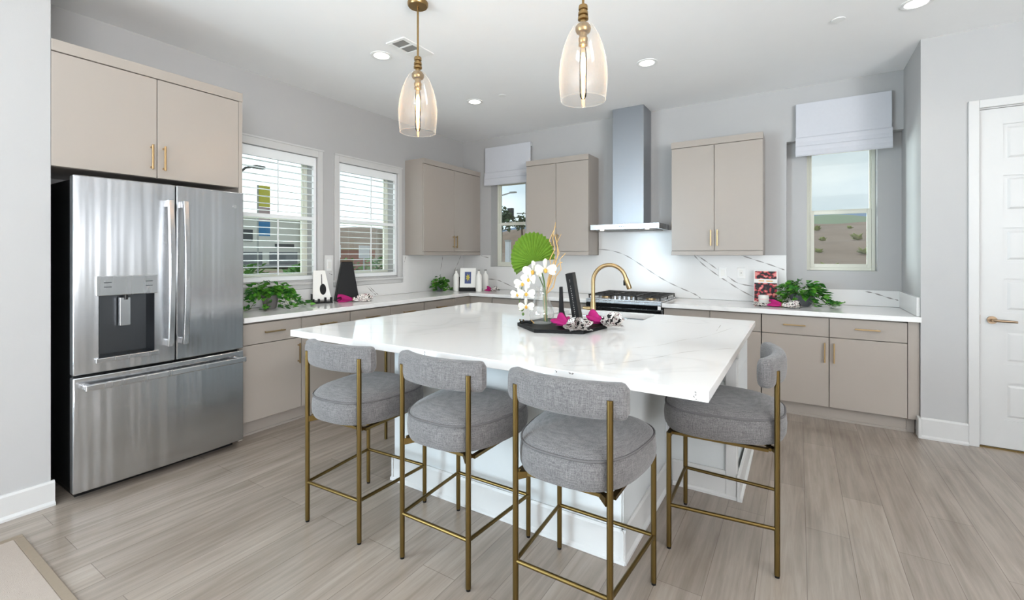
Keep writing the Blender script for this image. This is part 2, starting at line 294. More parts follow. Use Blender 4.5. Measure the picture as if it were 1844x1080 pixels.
# ------------------------------------------------------------------ mesh helpers
class MB:
    """Collects shapes; coordinates are given in the frame whose origin is o."""
    def __init__(s, o=(0, 0, 0)):
        s.v = []; s.f = []; s.mi = []; s.o = Vector(o); s.cur = 0
    def add(s, vs, fs):
        k = len(s.v)
        s.v += [Vector(p) - s.o for p in vs]
        for f in fs: s.f.append([i + k for i in f]); s.mi.append(s.cur)
        return s
    def box(s, x0, x1, y0, y1, z0, z1):
        return s.add([(x0, y0, z0), (x1, y0, z0), (x1, y1, z0), (x0, y1, z0), (x0, y0, z1), (x1, y0, z1), (x1, y1, z1), (x0, y1, z1)],
                     [(0, 3, 2, 1), (4, 5, 6, 7), (0, 1, 5, 4), (1, 2, 6, 5), (2, 3, 7, 6), (3, 0, 4, 7)])
    def prism(s, poly, z0, z1):
        n = len(poly)
        return s.add([(x, y, z0) for x, y in poly] + [(x, y, z1) for x, y in poly],
                     [tuple(range(n))[::-1], tuple(range(n, 2 * n))] + [(i, (i + 1) % n, n + (i + 1) % n, n + i) for i in range(n)])
    def tube(s, pts, r, n=12, closed=False, rz=None):
        P = [Vector(p) for p in pts]; k = len(P)
        rr = r if isinstance(r, (list, tuple)) else [r] * k
        vs = []; fs = []
        prev = None
        for i in range(k):
            if closed: t = (P[(i + 1) % k] - P[i - 1]).normalized()
            else: t = (P[min(i + 1, k - 1)] - P[max(i - 1, 0)]).normalized()
            if prev is None:
                a = Vector((0, 0, 1)) if abs(t.z) < 0.9 else Vector((1, 0, 0))
                u = t.cross(a).normalized()
            else:
                u = (prev - t * prev.dot(t)).normalized()
            prev = u; w = t.cross(u)
            for j in range(n):
                an = 2 * PI * j / n + (PI / n)
                vs.append(P[i] + (u * math.cos(an) + w * math.sin(an)) * rr[i])
        m = k if closed else k - 1
        for i in range(m):
            for j in range(n):
                a = i * n + j; b = i * n + (j + 1) % n; c = ((i + 1) % k) * n + (j + 1) % n; d = ((i + 1) % k) * n + j
                fs.append((a, b, c, d))
        if not closed:
            fs.append(tuple(range(n))[::-1]); fs.append(tuple((k - 1) * n + j for j in range(n)))
        return s.add(vs, fs)
    def lathe(s, prof, c=(0, 0, 0), n=32, cap0=False, cap1=False):
        vs = []; fs = []
        for r, z in prof:
            for j in range(n):
                a = 2 * PI * j / n; vs.append((c[0] + r * math.cos(a), c[1] + r * math.sin(a), c[2] + z))
        k = len(prof)
        for i in range(k - 1):
            for j in range(n):
                fs.append((i * n + j, i * n + (j + 1) % n, (i + 1) * n + (j + 1) % n, (i + 1) * n + j))
        if cap0: fs.append(tuple(range(n))[::-1])
        if cap1: fs.append(tuple((k - 1) * n + j for j in range(n)))
        return s.add(vs, fs)
    def cyl(s, p0, p1, r, n=20): return s.tube([p0, p1], r, n)
    def grid(s, fn, nu, nv, closed_u=False):
        vs = [fn(i / (nu if closed_u else nu - 1), j / (nv - 1)) for j in range(nv) for i in range(nu)]
        fs = []
        for j in range(nv - 1):
            for i in range(nu if closed_u else nu - 1):
                fs.append((j * nu + i, j * nu + (i + 1) % nu, (j + 1) * nu + (i + 1) % nu, (j + 1) * nu + i))
        return s.add(vs, fs)
    def ball(s, c, rx, ry=None, rz=None, n=16):
        ry = ry or rx; rz = rz or rx
        return s.grid(lambda u, v: (c[0] + rx * math.cos(2 * PI * u) * math.sin(PI * (0.01 + 0.98 * v)), c[1] + ry * math.sin(2 * PI * u) * math.sin(PI * (0.01 + 0.98 * v)), c[2] - rz * math.cos(PI * (0.01 + 0.98 * v))), n, n // 2 + 2, True)
    def build(s, name, m, parent=None, smooth=False, bevel=0.0, seg=2, recalc=True, thick=0.0, loc=None):
        me = bpy.data.meshes.new(name)
        me.from_pydata([tuple(p) for p in s.v], [], s.f); me.update()
        ms = m if isinstance(m, (list, tuple)) else [m]
        for q in ms: me.materials.append(M[q])
        if len(ms) > 1: me.polygons.foreach_set('material_index', s.mi)
        if recalc:
            bm = bmesh.new(); bm.from_mesh(me); bmesh.ops.recalc_face_normals(bm, faces=bm.faces); bm.to_mesh(me); bm.free()
        if smooth:
            me.polygons.foreach_set('use_smooth', [True] * len(me.polygons))
            me.set_sharp_from_angle(angle=math.radians(38))
        o = bpy.data.objects.new(name, me); COL.objects.link(o)
        if thick:
            q = o.modifiers.new('thick', 'SOLIDIFY'); q.thickness = thick; q.offset = 0
        if bevel:
            q = o.modifiers.new('bevel', 'BEVEL'); q.width = bevel; q.segments = seg; q.limit_method = 'ANGLE'; q.angle_limit = math.radians(35)
            q.harden_normals = False
        if parent is not None: o.parent = parent
        else: o.location = s.o
        return o
def props(o, label, cat, group=None):
    o['label'] = label; o['category'] = cat
    if group: o['group'] = group
    return o
def thing(name, label, cat, loc=(0, 0, 0), rz=0.0, group=None):
    o = bpy.data.objects.new(name, None); COL.objects.link(o); o.location = loc; o.rotation_euler = (0, 0, rz)
    o.empty_display_size = 0.1
    return props(o, label, cat, group)
def structure(o): o['kind'] = 'structure'; return o
def holder(name, loc):
    o = bpy.data.objects.new(name, None); COL.objects.link(o); o.location = loc; return structure(o)
def copy_tree(root, loc, rz, label=None):
    r = root.copy(); COL.objects.link(r); r.location = loc; r.rotation_euler = (0, 0, rz)
    if label: r['label'] = label
    for ch in list(root.children):
        c = ch.copy(); COL.objects.link(c); c.parent = r
        for g in list(ch.children):
            d = g.copy(); COL.objects.link(d); d.parent = c
    return r
def holes(mb, axis, p0, p1, a0, a1, z0, z1, ops):
    """Wall slab with openings; axis 'x' = plane x in p0..p1 running along y."""
    A = sorted({a0, a1} | {q for o in ops for q in o[:2] if a0 < q < a1}); Z = sorted({z0, z1} | {q for o in ops for q in o[2:] if z0 < q < z1})
    for i in range(len(A) - 1):
        for j in range(len(Z) - 1):
            ca, cz = (A[i] + A[i + 1]) / 2, (Z[j] + Z[j + 1]) / 2
            if any(o[0] < ca < o[1] and o[2] < cz < o[3] for o in ops): continue
            if axis == 'x': mb.box(p0, p1, A[i], A[i + 1], Z[j], Z[j + 1])
            else: mb.box(A[i], A[i + 1], p0, p1, Z[j], Z[j + 1])
    return mb
def ribbon(mb, pts, fn, w):
    """thin inlaid vein; pts in 2D, fn maps 2D -> 3D"""
    P = [Vector((a, b)) for a, b in pts]
    Q = []
    for i in range(len(P) - 1):      # smooth by Catmull-Rom
        p0 = P[max(i - 1, 0)]; p1 = P[i]; p2 = P[i + 1]; p3 = P[min(i + 2, len(P) - 1)]
        for k in range(6):
            t = k / 6
            Q.append(0.5 * ((2 * p1) + (p2 - p0) * t + (2 * p0 - 5 * p1 + 4 * p2 - p3) * t * t + (3 * p1 - p0 - 3 * p2 + p3) * t ** 3))
    Q.append(P[-1])
    vs = []; n = len(Q)
    for i, q in enumerate(Q):
        t = (Q[min(i + 1, n - 1)] - Q[max(i - 1, 0)]).normalized(); nn = Vector((-t.y, t.x))
        ww = w * (0.55 + 0.45 * math.sin(i * 1.3 + len(pts))) * (0.35 if i in (0, n - 1) else 1)
        vs += [fn(q + nn * ww), fn(q - nn * ww)]
    mb.add(vs, [(2 * i, 2 * i + 1, 2 * i + 3, 2 * i + 2) for i in range(n - 1)])

CH = 3.032
# ================================================================== SETTING
structure(MB().box(-0.25, 8.2, -9.7, 0.40, -0.12, 0.0).build('floor', 'wood'))
structure(MB().box(-0.25, 8.2, -9.7, 0.40, CH, CH + 0.12).build('ceiling', 'ceiling'))
W1 = (-3.235, -2.386, 1.14, 2.38); W2 = (-2.135, -1.286, 1.14, 2.38)
structure(holes(MB(), 'x', -0.25, 0.0, -4.484, 0.40, 0, CH, [W1, W2]).build('wall_left', 'wall'))
W3 = (0.50, 1.06, 1.228, 2.42)
structure(holes(MB(), 'y', 0.0, 0.28, 0.0, 4.055, 0, CH, [W3]).build('wall_back', 'wall'))
W4 = (4.225, 4.773, 1.238, 2.44)
mb = MB(); holes(mb, 'y', 0.10, 0.40, 4.055, 4.945, 0, 2.506, [W4]); mb.box(4.055, 4.945, 0.0, 0.40, 2.506, CH)
structure(mb.build('wall_niche', 'wall'))
structure(MB().box(4.945, 5.06, -0.663, 0.40, 0, CH).build('wall_return', 'wall'))
structure(holes(MB(), 'y', -0.663, -0.55, 5.06, 8.2, 0, CH, [(5.262, 6.20, -1, 2.452)]).build('wall_right', 'wall'))
structure(MB().box(0.40, 0.63, -6.1, -4.484, 0, CH).box(0.40, 0.63, -8.7, -6.1, 2.5, CH).box(0.40, 0.63, -9.7, -8.7, 0, CH).box(-0.25, 0.40, -4.60, -4.484, 0, CH).build('wall_front_left', 'wall'))
structure(holes(MB(), 'y', -9.7, -9.55, 0.63, 8.2, 0, CH, [(0.75, 3.95, 0.05, 2.55)]).build('wall_rear', 'wall'))
structure(holes(MB(), 'x', 8.05, 8.2, -9.55, -0.55, 0, CH, [(-9.4, -5.4, 0.5, 2.5), (-3.5, -1.7, 0.3, 2.6)]).build('wall_far_right', 'wall'))

def baseboard(name, pts, zt=0.145, out=0.018):
    """pts: wall face polyline; the board grows to the left of its direction."""
    mb = MB()
    for (a, b) in zip(pts[:-1], pts[1:]):
        a = Vector(a); b = Vector(b); d = (b - a).normalized(); nn = Vector((-d.y, d.x))
        e0 = a - d * 0.0; e1 = b + d * 0.0
        prof = [(0, 0), (out + 0.014, 0), (out + 0.013, 0.012), (out, 0.024), (out, zt - 0.012), (out - 0.006, zt), (0, zt)]
        vs = []
        for e in (e0, e1):
            for (o_, z) in prof: vs.append((e.x + nn.x * o_, e.y + nn.y * o_, z))
        k = len(prof)
        mb.add(vs, [tuple(range(k)), tuple(range(k, 2 * k))[::-1]] + [(i, (i + 1) % k, k + (i + 1) % k, k + i) for i in range(k)])
    return mb.build(name, 'trim')
structure(baseboard('baseboard_left', [(0.63, -4.470), (0.63, -6.1)], 0.135))
structure(baseboard('baseboard_right', [(5.206, -0.663), (4.933, -0.663)], 0.155))
structure(MB().box(4.925, 4.945, -0.70, -0.60, 0.0, 0.155).build('trim_1', 'trim', bevel=0.004))

# ---- door
d = holder('door_1', (5.735, -0.64, 0))
o = d.location
mb = MB(o); X0, X1, ZB, ZT = 5.274, 6.188, 0.012, 2.440
panels = [(2.060, 2.324), (1.693, 1.957), (1.334, 1.582), (0.978, 1.219), (0.611, 0.856), (0.212, 0.481)]
PX0, PX1 = 5.393, 6.069
ys = -0.648
holes(mb, 'y', ys, ys + 0.008, X0, X1, ZB, ZT, [(PX0, PX1, a, b) for a, b in panels])
mb.box(X0, X1, ys + 0.0078, ys + 0.04, ZB, ZT)
for a, b in panels:
    def rect(x0, x1, z0, z1, y): return [(x0, y, z0), (x1, y, z0), (x1, y, z1), (x0, y, z1)]
    i_ = 0.022
    mb.add(rect(PX0 + i_, PX1 - i_, a + i_, b - i_, ys + 0.0075) + rect(PX0 + i_ + 0.014, PX1 - i_ - 0.014, a + i_ + 0.014, b - i_ - 0.014, ys + 0.001),
           [(4, 5, 6, 7)] + [(k, (k + 1) % 4, 4 + (k + 1) % 4, 4 + k) for k in range(4)])
mb.build('door_slab', 'trim', d)
mb = MB(o)
mb.box(5.206, 5.264, -0.682, -0.655, 0, 2.508).box(6.198, 6.256, -0.682, -0.655, 0, 2.508).box(5.264, 6.198, -0.682, -0.655, 2.450, 2.508)
mb.build('door_casing', 'trim', d, bevel=0.004)
MB(o).box(5.2635, 5.272, -0.655, -0.56, 0, 2.452).box(6.190, 6.1985, -0.655, -0.56, 0, 2.452).box(5.272, 6.19, -0.655, -0.56, 2.443, 2.452).build('door_jamb', 'trim', d)
mb = MB(o); mb.cyl((5.334, -0.650, 0.922), (5.334, -0.664, 0.922), 0.027, 28).cyl((5.334, -0.664, 0.922), (5.334, -0.700, 0.922), 0.011)
mb.tube([(5.334, -0.700, 0.922), (5.350, -0.704, 0.922), (5.40, -0.704, 0.921), (5.450, -0.700, 0.919)], [0.010, 0.010, 0.009, 0.008])
mb.build('door_handle', 'nickel', d, smooth=True)
MB(o).box(5.268, 5.2745, -0.651, -0.640, 0.89, 0.955).build('latch_plate', 'nickel', d)
MB(o).box(5.264, 6.198, -0.66, -0.56, 0.0, 0.010).build('threshold', 'bronze', d)

# ---- windows
def double_hung(name, axis, p, a0, a1, z0, z1, zr, fr=0.028):
    """frame and two sashes; plane at p (outer) facing the room; axis 'x' for left wall, 'y' for back wall."""
    c = (p, (a0 + a1) / 2, z0) if axis == 'x' else ((a0 + a1) / 2, p, z0)
    h = holder(name, c); s_ = -1 if axis == 'x' else 1
    def bx(mb, a, b, q0, q1, z, zz):
        lo, hi = sorted((p + s_ * q0, p + s_ * q1))
        if axis == 'x': mb.box(lo, hi, a, b, z, zz)
        else: mb.box(a, b, lo, hi, z, zz)
    mb = MB(c)
    bx(mb, a0, a0 + fr, 0, 0.06, z0, z1); bx(mb, a1 - fr, a1, 0, 0.06, z0, z1); bx(mb, a0 + fr, a1 - fr, 0, 0.06, z0, z0 + fr); bx(mb, a0 + fr, a1 - fr, 0, 0.06, z1 - fr, z1)
    mb.build('window_frame', 'vinyl', h, bevel=0.003)
    mb = MB(c); e = fr + 0.001; w = 0.034
    bx(mb, a0 + e, a0 + e + w, -0.004, 0.025, z0 + e, zr); bx(mb, a1 - e - w, a1 - e, -0.004, 0.025, z0 + e, zr)
    bx(mb, a0 + e + w, a1 - e - w, -0.004, 0.025, z0 + e, z0 + e + w); bx(mb, a0 + e + w, a1 - e - w, -0.004, 0.025, zr - 0.032, zr)
    mb.build('lower_sash', 'vinyl', h, bevel=0.003)
    mb = MB(c); w2 = 0.014
    bx(mb, a0 + e, a0 + e + w2, 0.028, 0.05, zr - 0.03, z1 - e); bx(mb, a1 - e - w2, a1 - e, 0.028, 0.05, zr - 0.03, z1 - e)
    bx(mb, a0 + e + w2, a1 - e - w2, 0.028, 0.05, zr - 0.03, zr + 0.012); bx(mb, a0 + e + w2, a1 - e - w2, 0.028, 0.05, z1 - e - w2, z1 - e)
    mb.build('upper_sash', 'vinyl', h, bevel=0.002)
    mb = MB(c); bx(mb, a0 + e + w - 0.004, a1 - e - w + 0.004, 0.010, 0.013, z0 + e + w - 0.004, zr - 0.028); mb.build('lower_pane', 'pane', h)
    mb = MB(c); bx(mb, a0 + e + w2 - 0.004, a1 - e - w2 + 0.004, 0.038, 0.041, zr + 0.008, z1 - e - w2 + 0.004); mb.build('upper_pane', 'pane', h)
    mb = MB(c); m_ = (a0 + a1) / 2; bx(mb, m_ - 0.03, m_ + 0.03, 0.002, 0.022, zr + 0.0005, zr + 0.012); mb.build('sash_lock', 'vinyl', h, bevel=0.003)
    return h
h1 = double_hung('window_1', 'x', -0.165, *W1, 1.772)
h2 = double_hung('window_2', 'x', -0.165, *W2, 1.772)
double_hung('window_3', 'y', 0.16, *W3, 1.840)
double_hung('window_4', 'y', 0.235, *W4, 1.825)
for n_, (h, w) in enumerate(((h1, W1), (h2, W2))):
    c = h.location
    mb = MB(c)
    mb.box(0.0, 0.020, w[0] - 0.055, w[0], w[2] - 0.02, 2.46).box(0.0, 0.020, w[1], w[1] + 0.055, w[2] - 0.02, 2.46).box(0.0, 0.020, w[0], w[1], w[3], 2.46)
    mb.box(0.020, 0.030, w[0] - 0.062, w[1] + 0.062, 2.445, 2.462)
    mb.build('window_casing', 'trim', h, bevel=0.003)
    mb = MB(c); mb.box(-0.05, 0.040, w[0] - 0.07, w[1] + 0.07, 1.100, 1.122).box(0.0, 0.018, w[0] - 0.055, w[1] + 0.055, 1.055, 1.100)
    mb.build('window_sill', 'trim', h, bevel=0.003)
    # plantation shutter hung inside the opening
    lab = ('white plantation shutter over the window beside the refrigerator cabinet', 'white plantation shutter over the window beside the corner upper cabinet')[n_]
    t = thing('plantation_shutter', lab, 'shutter', (-0.02, (w[0] + w[1]) / 2, w[2]), 0, None)
    c = t.location; x0, x1 = -0.040, -0.010
    mb = MB(c); mb.box(x0, x1, w[0] + 0.003, w[0] + 0.035, w[2] + 0.003, w[3] - 0.003).box(x0, x1, w[1] - 0.035, w[1] - 0.003, w[2] + 0.003, w[3] - 0.003)
    mb.box(x0, x1, w[0] + 0.035, w[1] - 0.035, w[3] - 0.092, w[3] - 0.003).box(x0, x1, w[0] + 0.035, w[1] - 0.035, w[2] + 0.003, w[2] + 0.045).box(x0, x1, w[0] + 0.035, w[1] - 0.035, 1.738, 1.772)
    mb.build('shutter_frame', 'louver', t, bevel=0.003)
    mb = MB(c)
    for za, zb, k in ((1.185, 1.738, 9), (1.772, 2.288, 8)):
        for i in range(k):
            z = za + (zb - za) * (i + 0.5) / k
            pr = [(-0.036, 0.0), (-0.018, 0.003), (0.0, 0.004), (0.018, 0.003), (0.036, 0.0), (0.018, -0.003), (0.0, -0.004), (-0.018, -0.003)]
            vs = [(-0.025 + a, yy, z + b + a * 0.0) for yy in (w[0] + 0.037, w[1] - 0.037) for a, b in pr]
            mb.add(vs, [tuple(range(8)), tuple(range(8, 16))[::-1]] + [(q, (q + 1) % 8, 8 + (q + 1) % 8, 8 + q) for q in range(8)])
    mb.build('louver_slats', 'louver', t, smooth=True)
    ym = (w[0] + w[1]) / 2
    MB(c).box(0.014, 0.024, ym - 0.006, ym + 0.006, 1.20, 1.725).box(0.014, 0.024, ym - 0.006, ym + 0.006, 1.785, 2.275).build('tilt_rod', 'louver', t, bevel=0.002)

# ---- stone backsplash
VE = lambda y: (lambda q: (q.x, y, q.y))
VX = lambda x: (lambda q: (x, q.x, q.y))
t = thing('backsplash', 'white stone backsplash with curving grey veins behind the range and hood', 'backsplash', (2.0, -0.01, 0.915))
c = t.location
mb = MB(c); holes(mb, 'y', -0.020, -0.0005, 0.0215, 4.055, 0.917, 1.387, [(W3[0], W3[1], W3[2], 2)]); mb.box(2.10, 3.02, -0.020, -0.0005, 1.387, 1.667)
mb.cur = 1
for pts in ([(2.044, 1.465), (2.255, 1.443), (2.425, 1.39), (2.589, 1.294), (2.748, 1.188), (2.902, 1.097), (3.051, 1.028), (3.195, 0.968), (3.26, 0.925)],
            [(3.195, 1.386), (3.28, 1.294), (3.418, 1.184), (3.525, 1.11), (3.655, 1.023), (3.792, 0.949)], [(3.224, 1.386), (3.336, 1.307), (3.434, 1.231)],
            [(3.525, 1.169), (3.63, 1.096), (3.792, 1.068)], [(3.655, 1.386), (3.782, 1.339), (3.906, 1.295), (4.039, 1.241)],
            [(0.445, 1.055), (0.614, 1.044), (0.752, 1.002), (0.974, 0.92)], [(0.339, 1.38), (0.473, 1.351)]):
    ribbon(mb, pts, VE(-0.0204), 0.0062)
mb.build('back_slab', ['quartz_wall', 'vein'], t, recalc=True)
t = thing('backsplash', 'white stone backsplash under the two shuttered windows', 'backsplash', (0.01, -1.7, 0.915)); c = t.location
mb = MB(c); holes(mb, 'x', 0.0005, 0.020, -3.44, -0.0005, 0.917, 1.387, [(W1[0] - 0.075, W1[1] + 0.075, 1.052, 2), (W2[0] - 0.075, W2[1] + 0.075, 1.052, 2)])
mb.cur = 1
for pts in ([(-0.473, 1.386), (-0.485, 1.307), (-0.519, 1.171)], [(-0.072, 1.386), (-0.123, 1.303), (-0.198, 1.193), (-0.26, 1.085)], [(-1.775, 1.038), (-1.68, 0.956), (-1.63, 0.925)], [(-1.742, 1.038), (-1.65, 0.960), (-1.60, 0.925)], [(-1.19, 1.30), (-1.165, 1.375)], [(-2.26, 1.20), (-2.22, 1.18)]):
    ribbon(mb, pts, VX(0.0204), 0.005)
mb.build('side_slab', ['quartz_wall', 'vein'], t, recalc=True)
t = thing('backsplash', 'low white stone upstand below the wider shaded window, with one grey vein', 'backsplash', (4.5, 0.09, 0.915)); c = t.location
mb = MB(c); mb.box(4.056, 4.9445, 0.080, 0.0995, 0.917, 1.062); mb.cur = 1
ribbon(mb, [(4.677, 1.050), (4.751, 1.035), (4.85, 0.999), (4.92, 0.979)], VE(0.0796), 0.006)
mb.build('low_niche_slab', ['quartz_wall', 'vein'], t, recalc=True)
t = thing('backsplash', 'short white stone upstand returning along the right wall at the worktop end', 'backsplash', (4.935, -0.28, 0.915)); c = t.location
MB(c).box(4.925, 4.9445, -0.640, 0.0795, 0.917, 1.062).build('return_slab', 'quartz_wall', t, bevel=0.001)

# ================================================================== CABINETS
def pull(mb, p, axis, length, out=0.030, r=0.0055):
    """bar pull on a front facing -Y local; p centre on the door face."""
    x, y, z = p; h = length / 2
    if axis == 'z':
        mb.box(x - r, x + r, y - out - r, y - out + r, z - h, z + h)
        for s_ in (-1, 1): mb.box(x - r * 0.9, x + r * 0.9, y - out, y, z + s_ * (h - 0.016) - r, z + s_ * (h - 0.016) + r)
    else:
        mb.box(x - h, x + h, y - out - r, y - out + r, z - r, z + r)
        for s_ in (-1, 1): mb.box(x + s_ * (h - 0.016) - r, x + s_ * (h - 0.016) + r, y - out, y, z - r * 0.9, z + r * 0.9)
    return mb
def front(kind, x0, x1, z0, z1, parent, hp=None, hax='z', hl=0.165, g=0.0026):
    f = MB().box(x0 + g, x1 - g, 0.0, 0.019, z0 + g, z1 - g).build(kind, 'cab', parent, bevel=0.0015)
    if hp: pull(MB(), (hp[0], 0.0, hp[1]), hax, hl).build('handle', 'champagne', f, bevel=0.002)
    return f
def base_cabinet(label, loc, rz, w, splits, handle_sides, group=None, depth=0.60, zt=0.874, zd=0.702, drawers=True):
    """local x along the front, facing -Y; splits = inner edges of doors."""
    t = thing('base_cabinet', label, 'cabinet', loc, rz, group)
    MB().box(0.003, w - 0.003, 0.060, depth, 0.115, zt).build('carcass', 'cab', t)
    MB().box(0.0, w, 0.065, 0.080, 0.0, 0.115).box(0.0, w, 0.055, 0.065, 0.0, 0.016).build('toe_kick', 'cab', t)
    e = [0.0] + splits + [w]
    for i in range(len(e) - 1):
        a, b = e[i], e[i + 1]
        if drawers: front('drawer', a, b, zd, zt - 0.010, t, ((a + b) / 2, (zd + zt) / 2), 'x', 0.165)
        hs = handle_sides[i]
        hx = a + 0.032 if hs == 'l' else b - 0.032
        front('door', a, b, 0.118, zd if drawers else zt - 0.006, t, (hx, 0.575), 'z', 0.165)
    return t
R90 = PI / 2
XF = 0.620
base_cabinet('greige base cabinet next to the refrigerator, below the first shuttered window', (XF, -3.445, 0), R90, 0.972, [0.482], 'rl')
base_cabinet('greige base cabinet under the worktop between the two shuttered windows', (XF, -2.470, 0), R90, 0.989, [0.497], 'rl')
base_cabinet('narrow greige base cabinet with a single drawer near the corner of the worktop', (XF, -1.478, 0), R90, 0.542, [], 'l')
YF = -0.640
base_cabinet('greige base cabinet left of the range under the small shaded window', (0.96, YF, 0), 0, 1.245, [0.62], 'rl')
base_cabinet('greige base cabinet immediately right of the range', (3.022, YF, 0), 0, 0.851, [0.425], 'rl')
base_cabinet('greige base cabinet below the right-hand ivy, beside the wall with the door', (3.876, YF, 0), 0, 0.997, [0.496], 'rl')
t = thing('filler_panel', 'narrow vertical greige filler panel between base cabinet and right wall', 'panel', (4.909, YF, 0))
MB(t.location).box(4.875, 4.943, YF + 0.004, YF + 0.03, 0.118, 0.874).build('panel_face', 'cab', t, bevel=0.002)
MB(t.location).box(4.875, 4.924, YF + 0.065, YF + 0.080, 0.0, 0.117).build('panel_base', 'cab', t)
t = thing('corner_cabinet', 'greige blind corner base cabinet where the two worktop runs meet', 'cabinet', (0.62, YF, 0))
c = t.location
MB(c).box(0.30, XF - 0.0005, -0.933, YF, 0.118, 0.868).build('side_front', 'cab', t, bevel=0.002)
MB(c).box(XF + 0.001, 0.956, YF, YF + 0.25, 0.118, 0.868).build('back_front', 'cab', t, bevel=0.002)
MB(c).box(0.30, XF - 0.06, -0.933, YF + 0.06, 0.0, 0.117).box(XF - 0.06, 0.956, YF + 0.06, YF + 0.25, 0.0, 0.117).build('toe_kick', 'cab', t)

def upper_cabinet(label, loc, rz, w, split, depth=0.312, z0=1.388, z1=2.565, hz=1.562):
    t = thing('upper_cabinet', label, 'cabinet', loc, rz)
    MB().box(0.0, w, 0.0205, depth, z0 + 0.002, z1).build('carcass', 'cab', t, bevel=0.0015)
    MB().box(-0.001, w + 0.001, -0.004, 0.020, 2.502, z1 + 0.001).build('top_trim', 'cab', t, bevel=0.002)
    MB().box(0.0, w, -0.002, 0.020, z0, 1.428).build('light_rail', 'cab', t, bevel=0.002)
    front('door', 0.0, split, 1.432, 2.498, t, (split - 0.030, hz), 'z', 0.160)
    front('door', split, w, 1.432, 2.498, t, (split + 0.030, hz), 'z', 0.160)
    return t
upper_cabinet('greige upper cabinet hung on the shuttered-window wall, in the room corner', (0.315, -1.162, 0), R90, 1.158, 0.58)
upper_cabinet('greige upper cabinet between the small window and the range hood', (1.255, -0.315, 0), 0, 0.838, 0.416)
upper_cabinet('greige upper cabinet between the range hood and the larger shaded window', (3.023, -0.315, 0), 0, 0.846, 0.416)

# cabinet over the fridge
t = thing('fridge_cabinet', 'wide greige cabinet mounted above the refrigerator', 'cabinet', (0.63, -3.966, 1.88))
c = t.location
MB(c).box(0.02, 0.608, -4.482, -3.476, 1.887, 2.594).build('carcass', 'cab', t, bevel=0.002)
MB(c).box(0.02, 0.634, -4.482, -3.448, 2.532, 2.597).build('top_trim', 'cab', t, bevel=0.003)
MB(c).box(0.02, 0.628, -3.4755, -3.449, 0.0, 2.532).build('side_panel', 'cab', t, bevel=0.002)
for a, b, hy in ((-4.482, -3.988, -4.019), (-3.984, -3.478, -3.952)):
    f_ = MB(c).box(0.610, 0.630, a, b, 1.888, 2.527).build('door', 'cab', t, bevel=0.002)
    mb = MB(c); mb.box(0.655, 0.666, hy - 0.0055, hy + 0.0055, 1.937, 2.096)
    for z in (1.952, 2.081): mb.box(0.630, 0.656, hy - 0.005, hy + 0.005, z - 0.006, z + 0.006)
    mb.build('handle', 'champagne', f_, bevel=0.002)

# ---- worktops
t = thing('countertop', 'white quartz worktop running from the refrigerator around the corner to the range', 'countertop', (0.32, -1.8, 0.875))
mb = MB(t.location); mb.prism([(0.001, -3.445), (0.645, -3.445), (0.645, -0.690), (2.222, -0.690), (2.222, -0.001), (0.001, -0.001)], 0.8755, 0.915)
mb.build('stone_slab', 'quartz', t, bevel=0.004)
t = thing('countertop', 'white quartz worktop to the right of the range, ending at the door wall', 'countertop', (4.0, -0.3, 0.875))
mb = MB(t.location); mb.prism([(3.016, -0.690), (4.946, -0.690), (4.946, -0.664), (4.944, -0.664), (4.944, 0.099), (4.056, 0.099), (4.056, -0.001), (3.016, -0.001)], 0.8755, 0.915)
mb.build('stone_slab', 'quartz', t, bevel=0.004)

# ================================================================== RANGE and HOOD
t = thing('kitchen_range', 'stainless slide-in gas range under the hood', 'range', (2.62, -0.35, 0))
c = t.location; RX0, RX1 = 2.226, 3.012
MB(c).box(RX0, RX1, -0.640, -0.024, 0.06, 0.905).build('range_body', 'steel_plain', t, bevel=0.004)
MB(c).box(RX0 - 0.002, RX1 + 0.002, -0.700, -0.024, 0.9155, 0.932).build('cooktop', 'steel_plain', t, bevel=0.004)
MB(c).box(RX0, RX1, -0.708, -0.641, 0.888, 0.915).build('front_trim', 'steel_plain', t, bevel=0.003)
MB(c).box(RX0, RX1, -0.703, -0.641, 0.845, 0.887).build('control_panel', 'blackglass', t, bevel=0.003)
MB(c).box(RX1 - 0.03, RX1, -0.706, -0.7035, 0.848, 0.884).build('end_cap', 'white_plastic', t)
MB(c).box(RX0 + 0.004, RX1 - 0.004, -0.690, -0.641, 0.22, 0.838).build('oven_door', 'blackglass', t, bevel=0.006)
MB(c).box(RX0 + 0.004, RX1 - 0.004, -0.688, -0.641, 0.08, 0.212).build('drawer_front', 'steel_plain', t, bevel=0.006)
mb = MB(c); mb.tube([(RX0 + 0.06, -0.745, 0.80), (RX1 - 0.06, -0.745, 0.80)], 0.012, 14)
for x in (RX0 + 0.09, RX1 - 0.09): mb.cyl((x, -0.745, 0.80), (x, -0.69, 0.80), 0.009)
mb.build('oven_handle', 'steel_plain', t, smooth=True)
for i, x in enumerate((2.52, 2.57, 2.62, 2.67, 2.72)):
    k = MB(c).cyl((x, -0.625, 0.932), (x, -0.625, 0.960), 0.017, 20).build('knob', 'steel_plain', t, smooth=True)
bur = [(2.38, -0.50), (2.38, -0.20), (2.62, -0.35), (2.86, -0.50), (2.86, -0.20)]
for x, y in bur:
    b_ = MB(c).lathe([(0.0, 0), (0.052, 0), (0.050, 0.012), (0.040, 0.016), (0.0, 0.016)], (x, y, 0.932), 24).build('burner', 'champagne', t, smooth=True)
    MB(c).lathe([(0.0, 0.016), (0.034, 0.016), (0.032, 0.024), (0.0, 0.025)], (x, y, 0.932), 24).build('burner_cap', 'ironcast', b_, smooth=True)
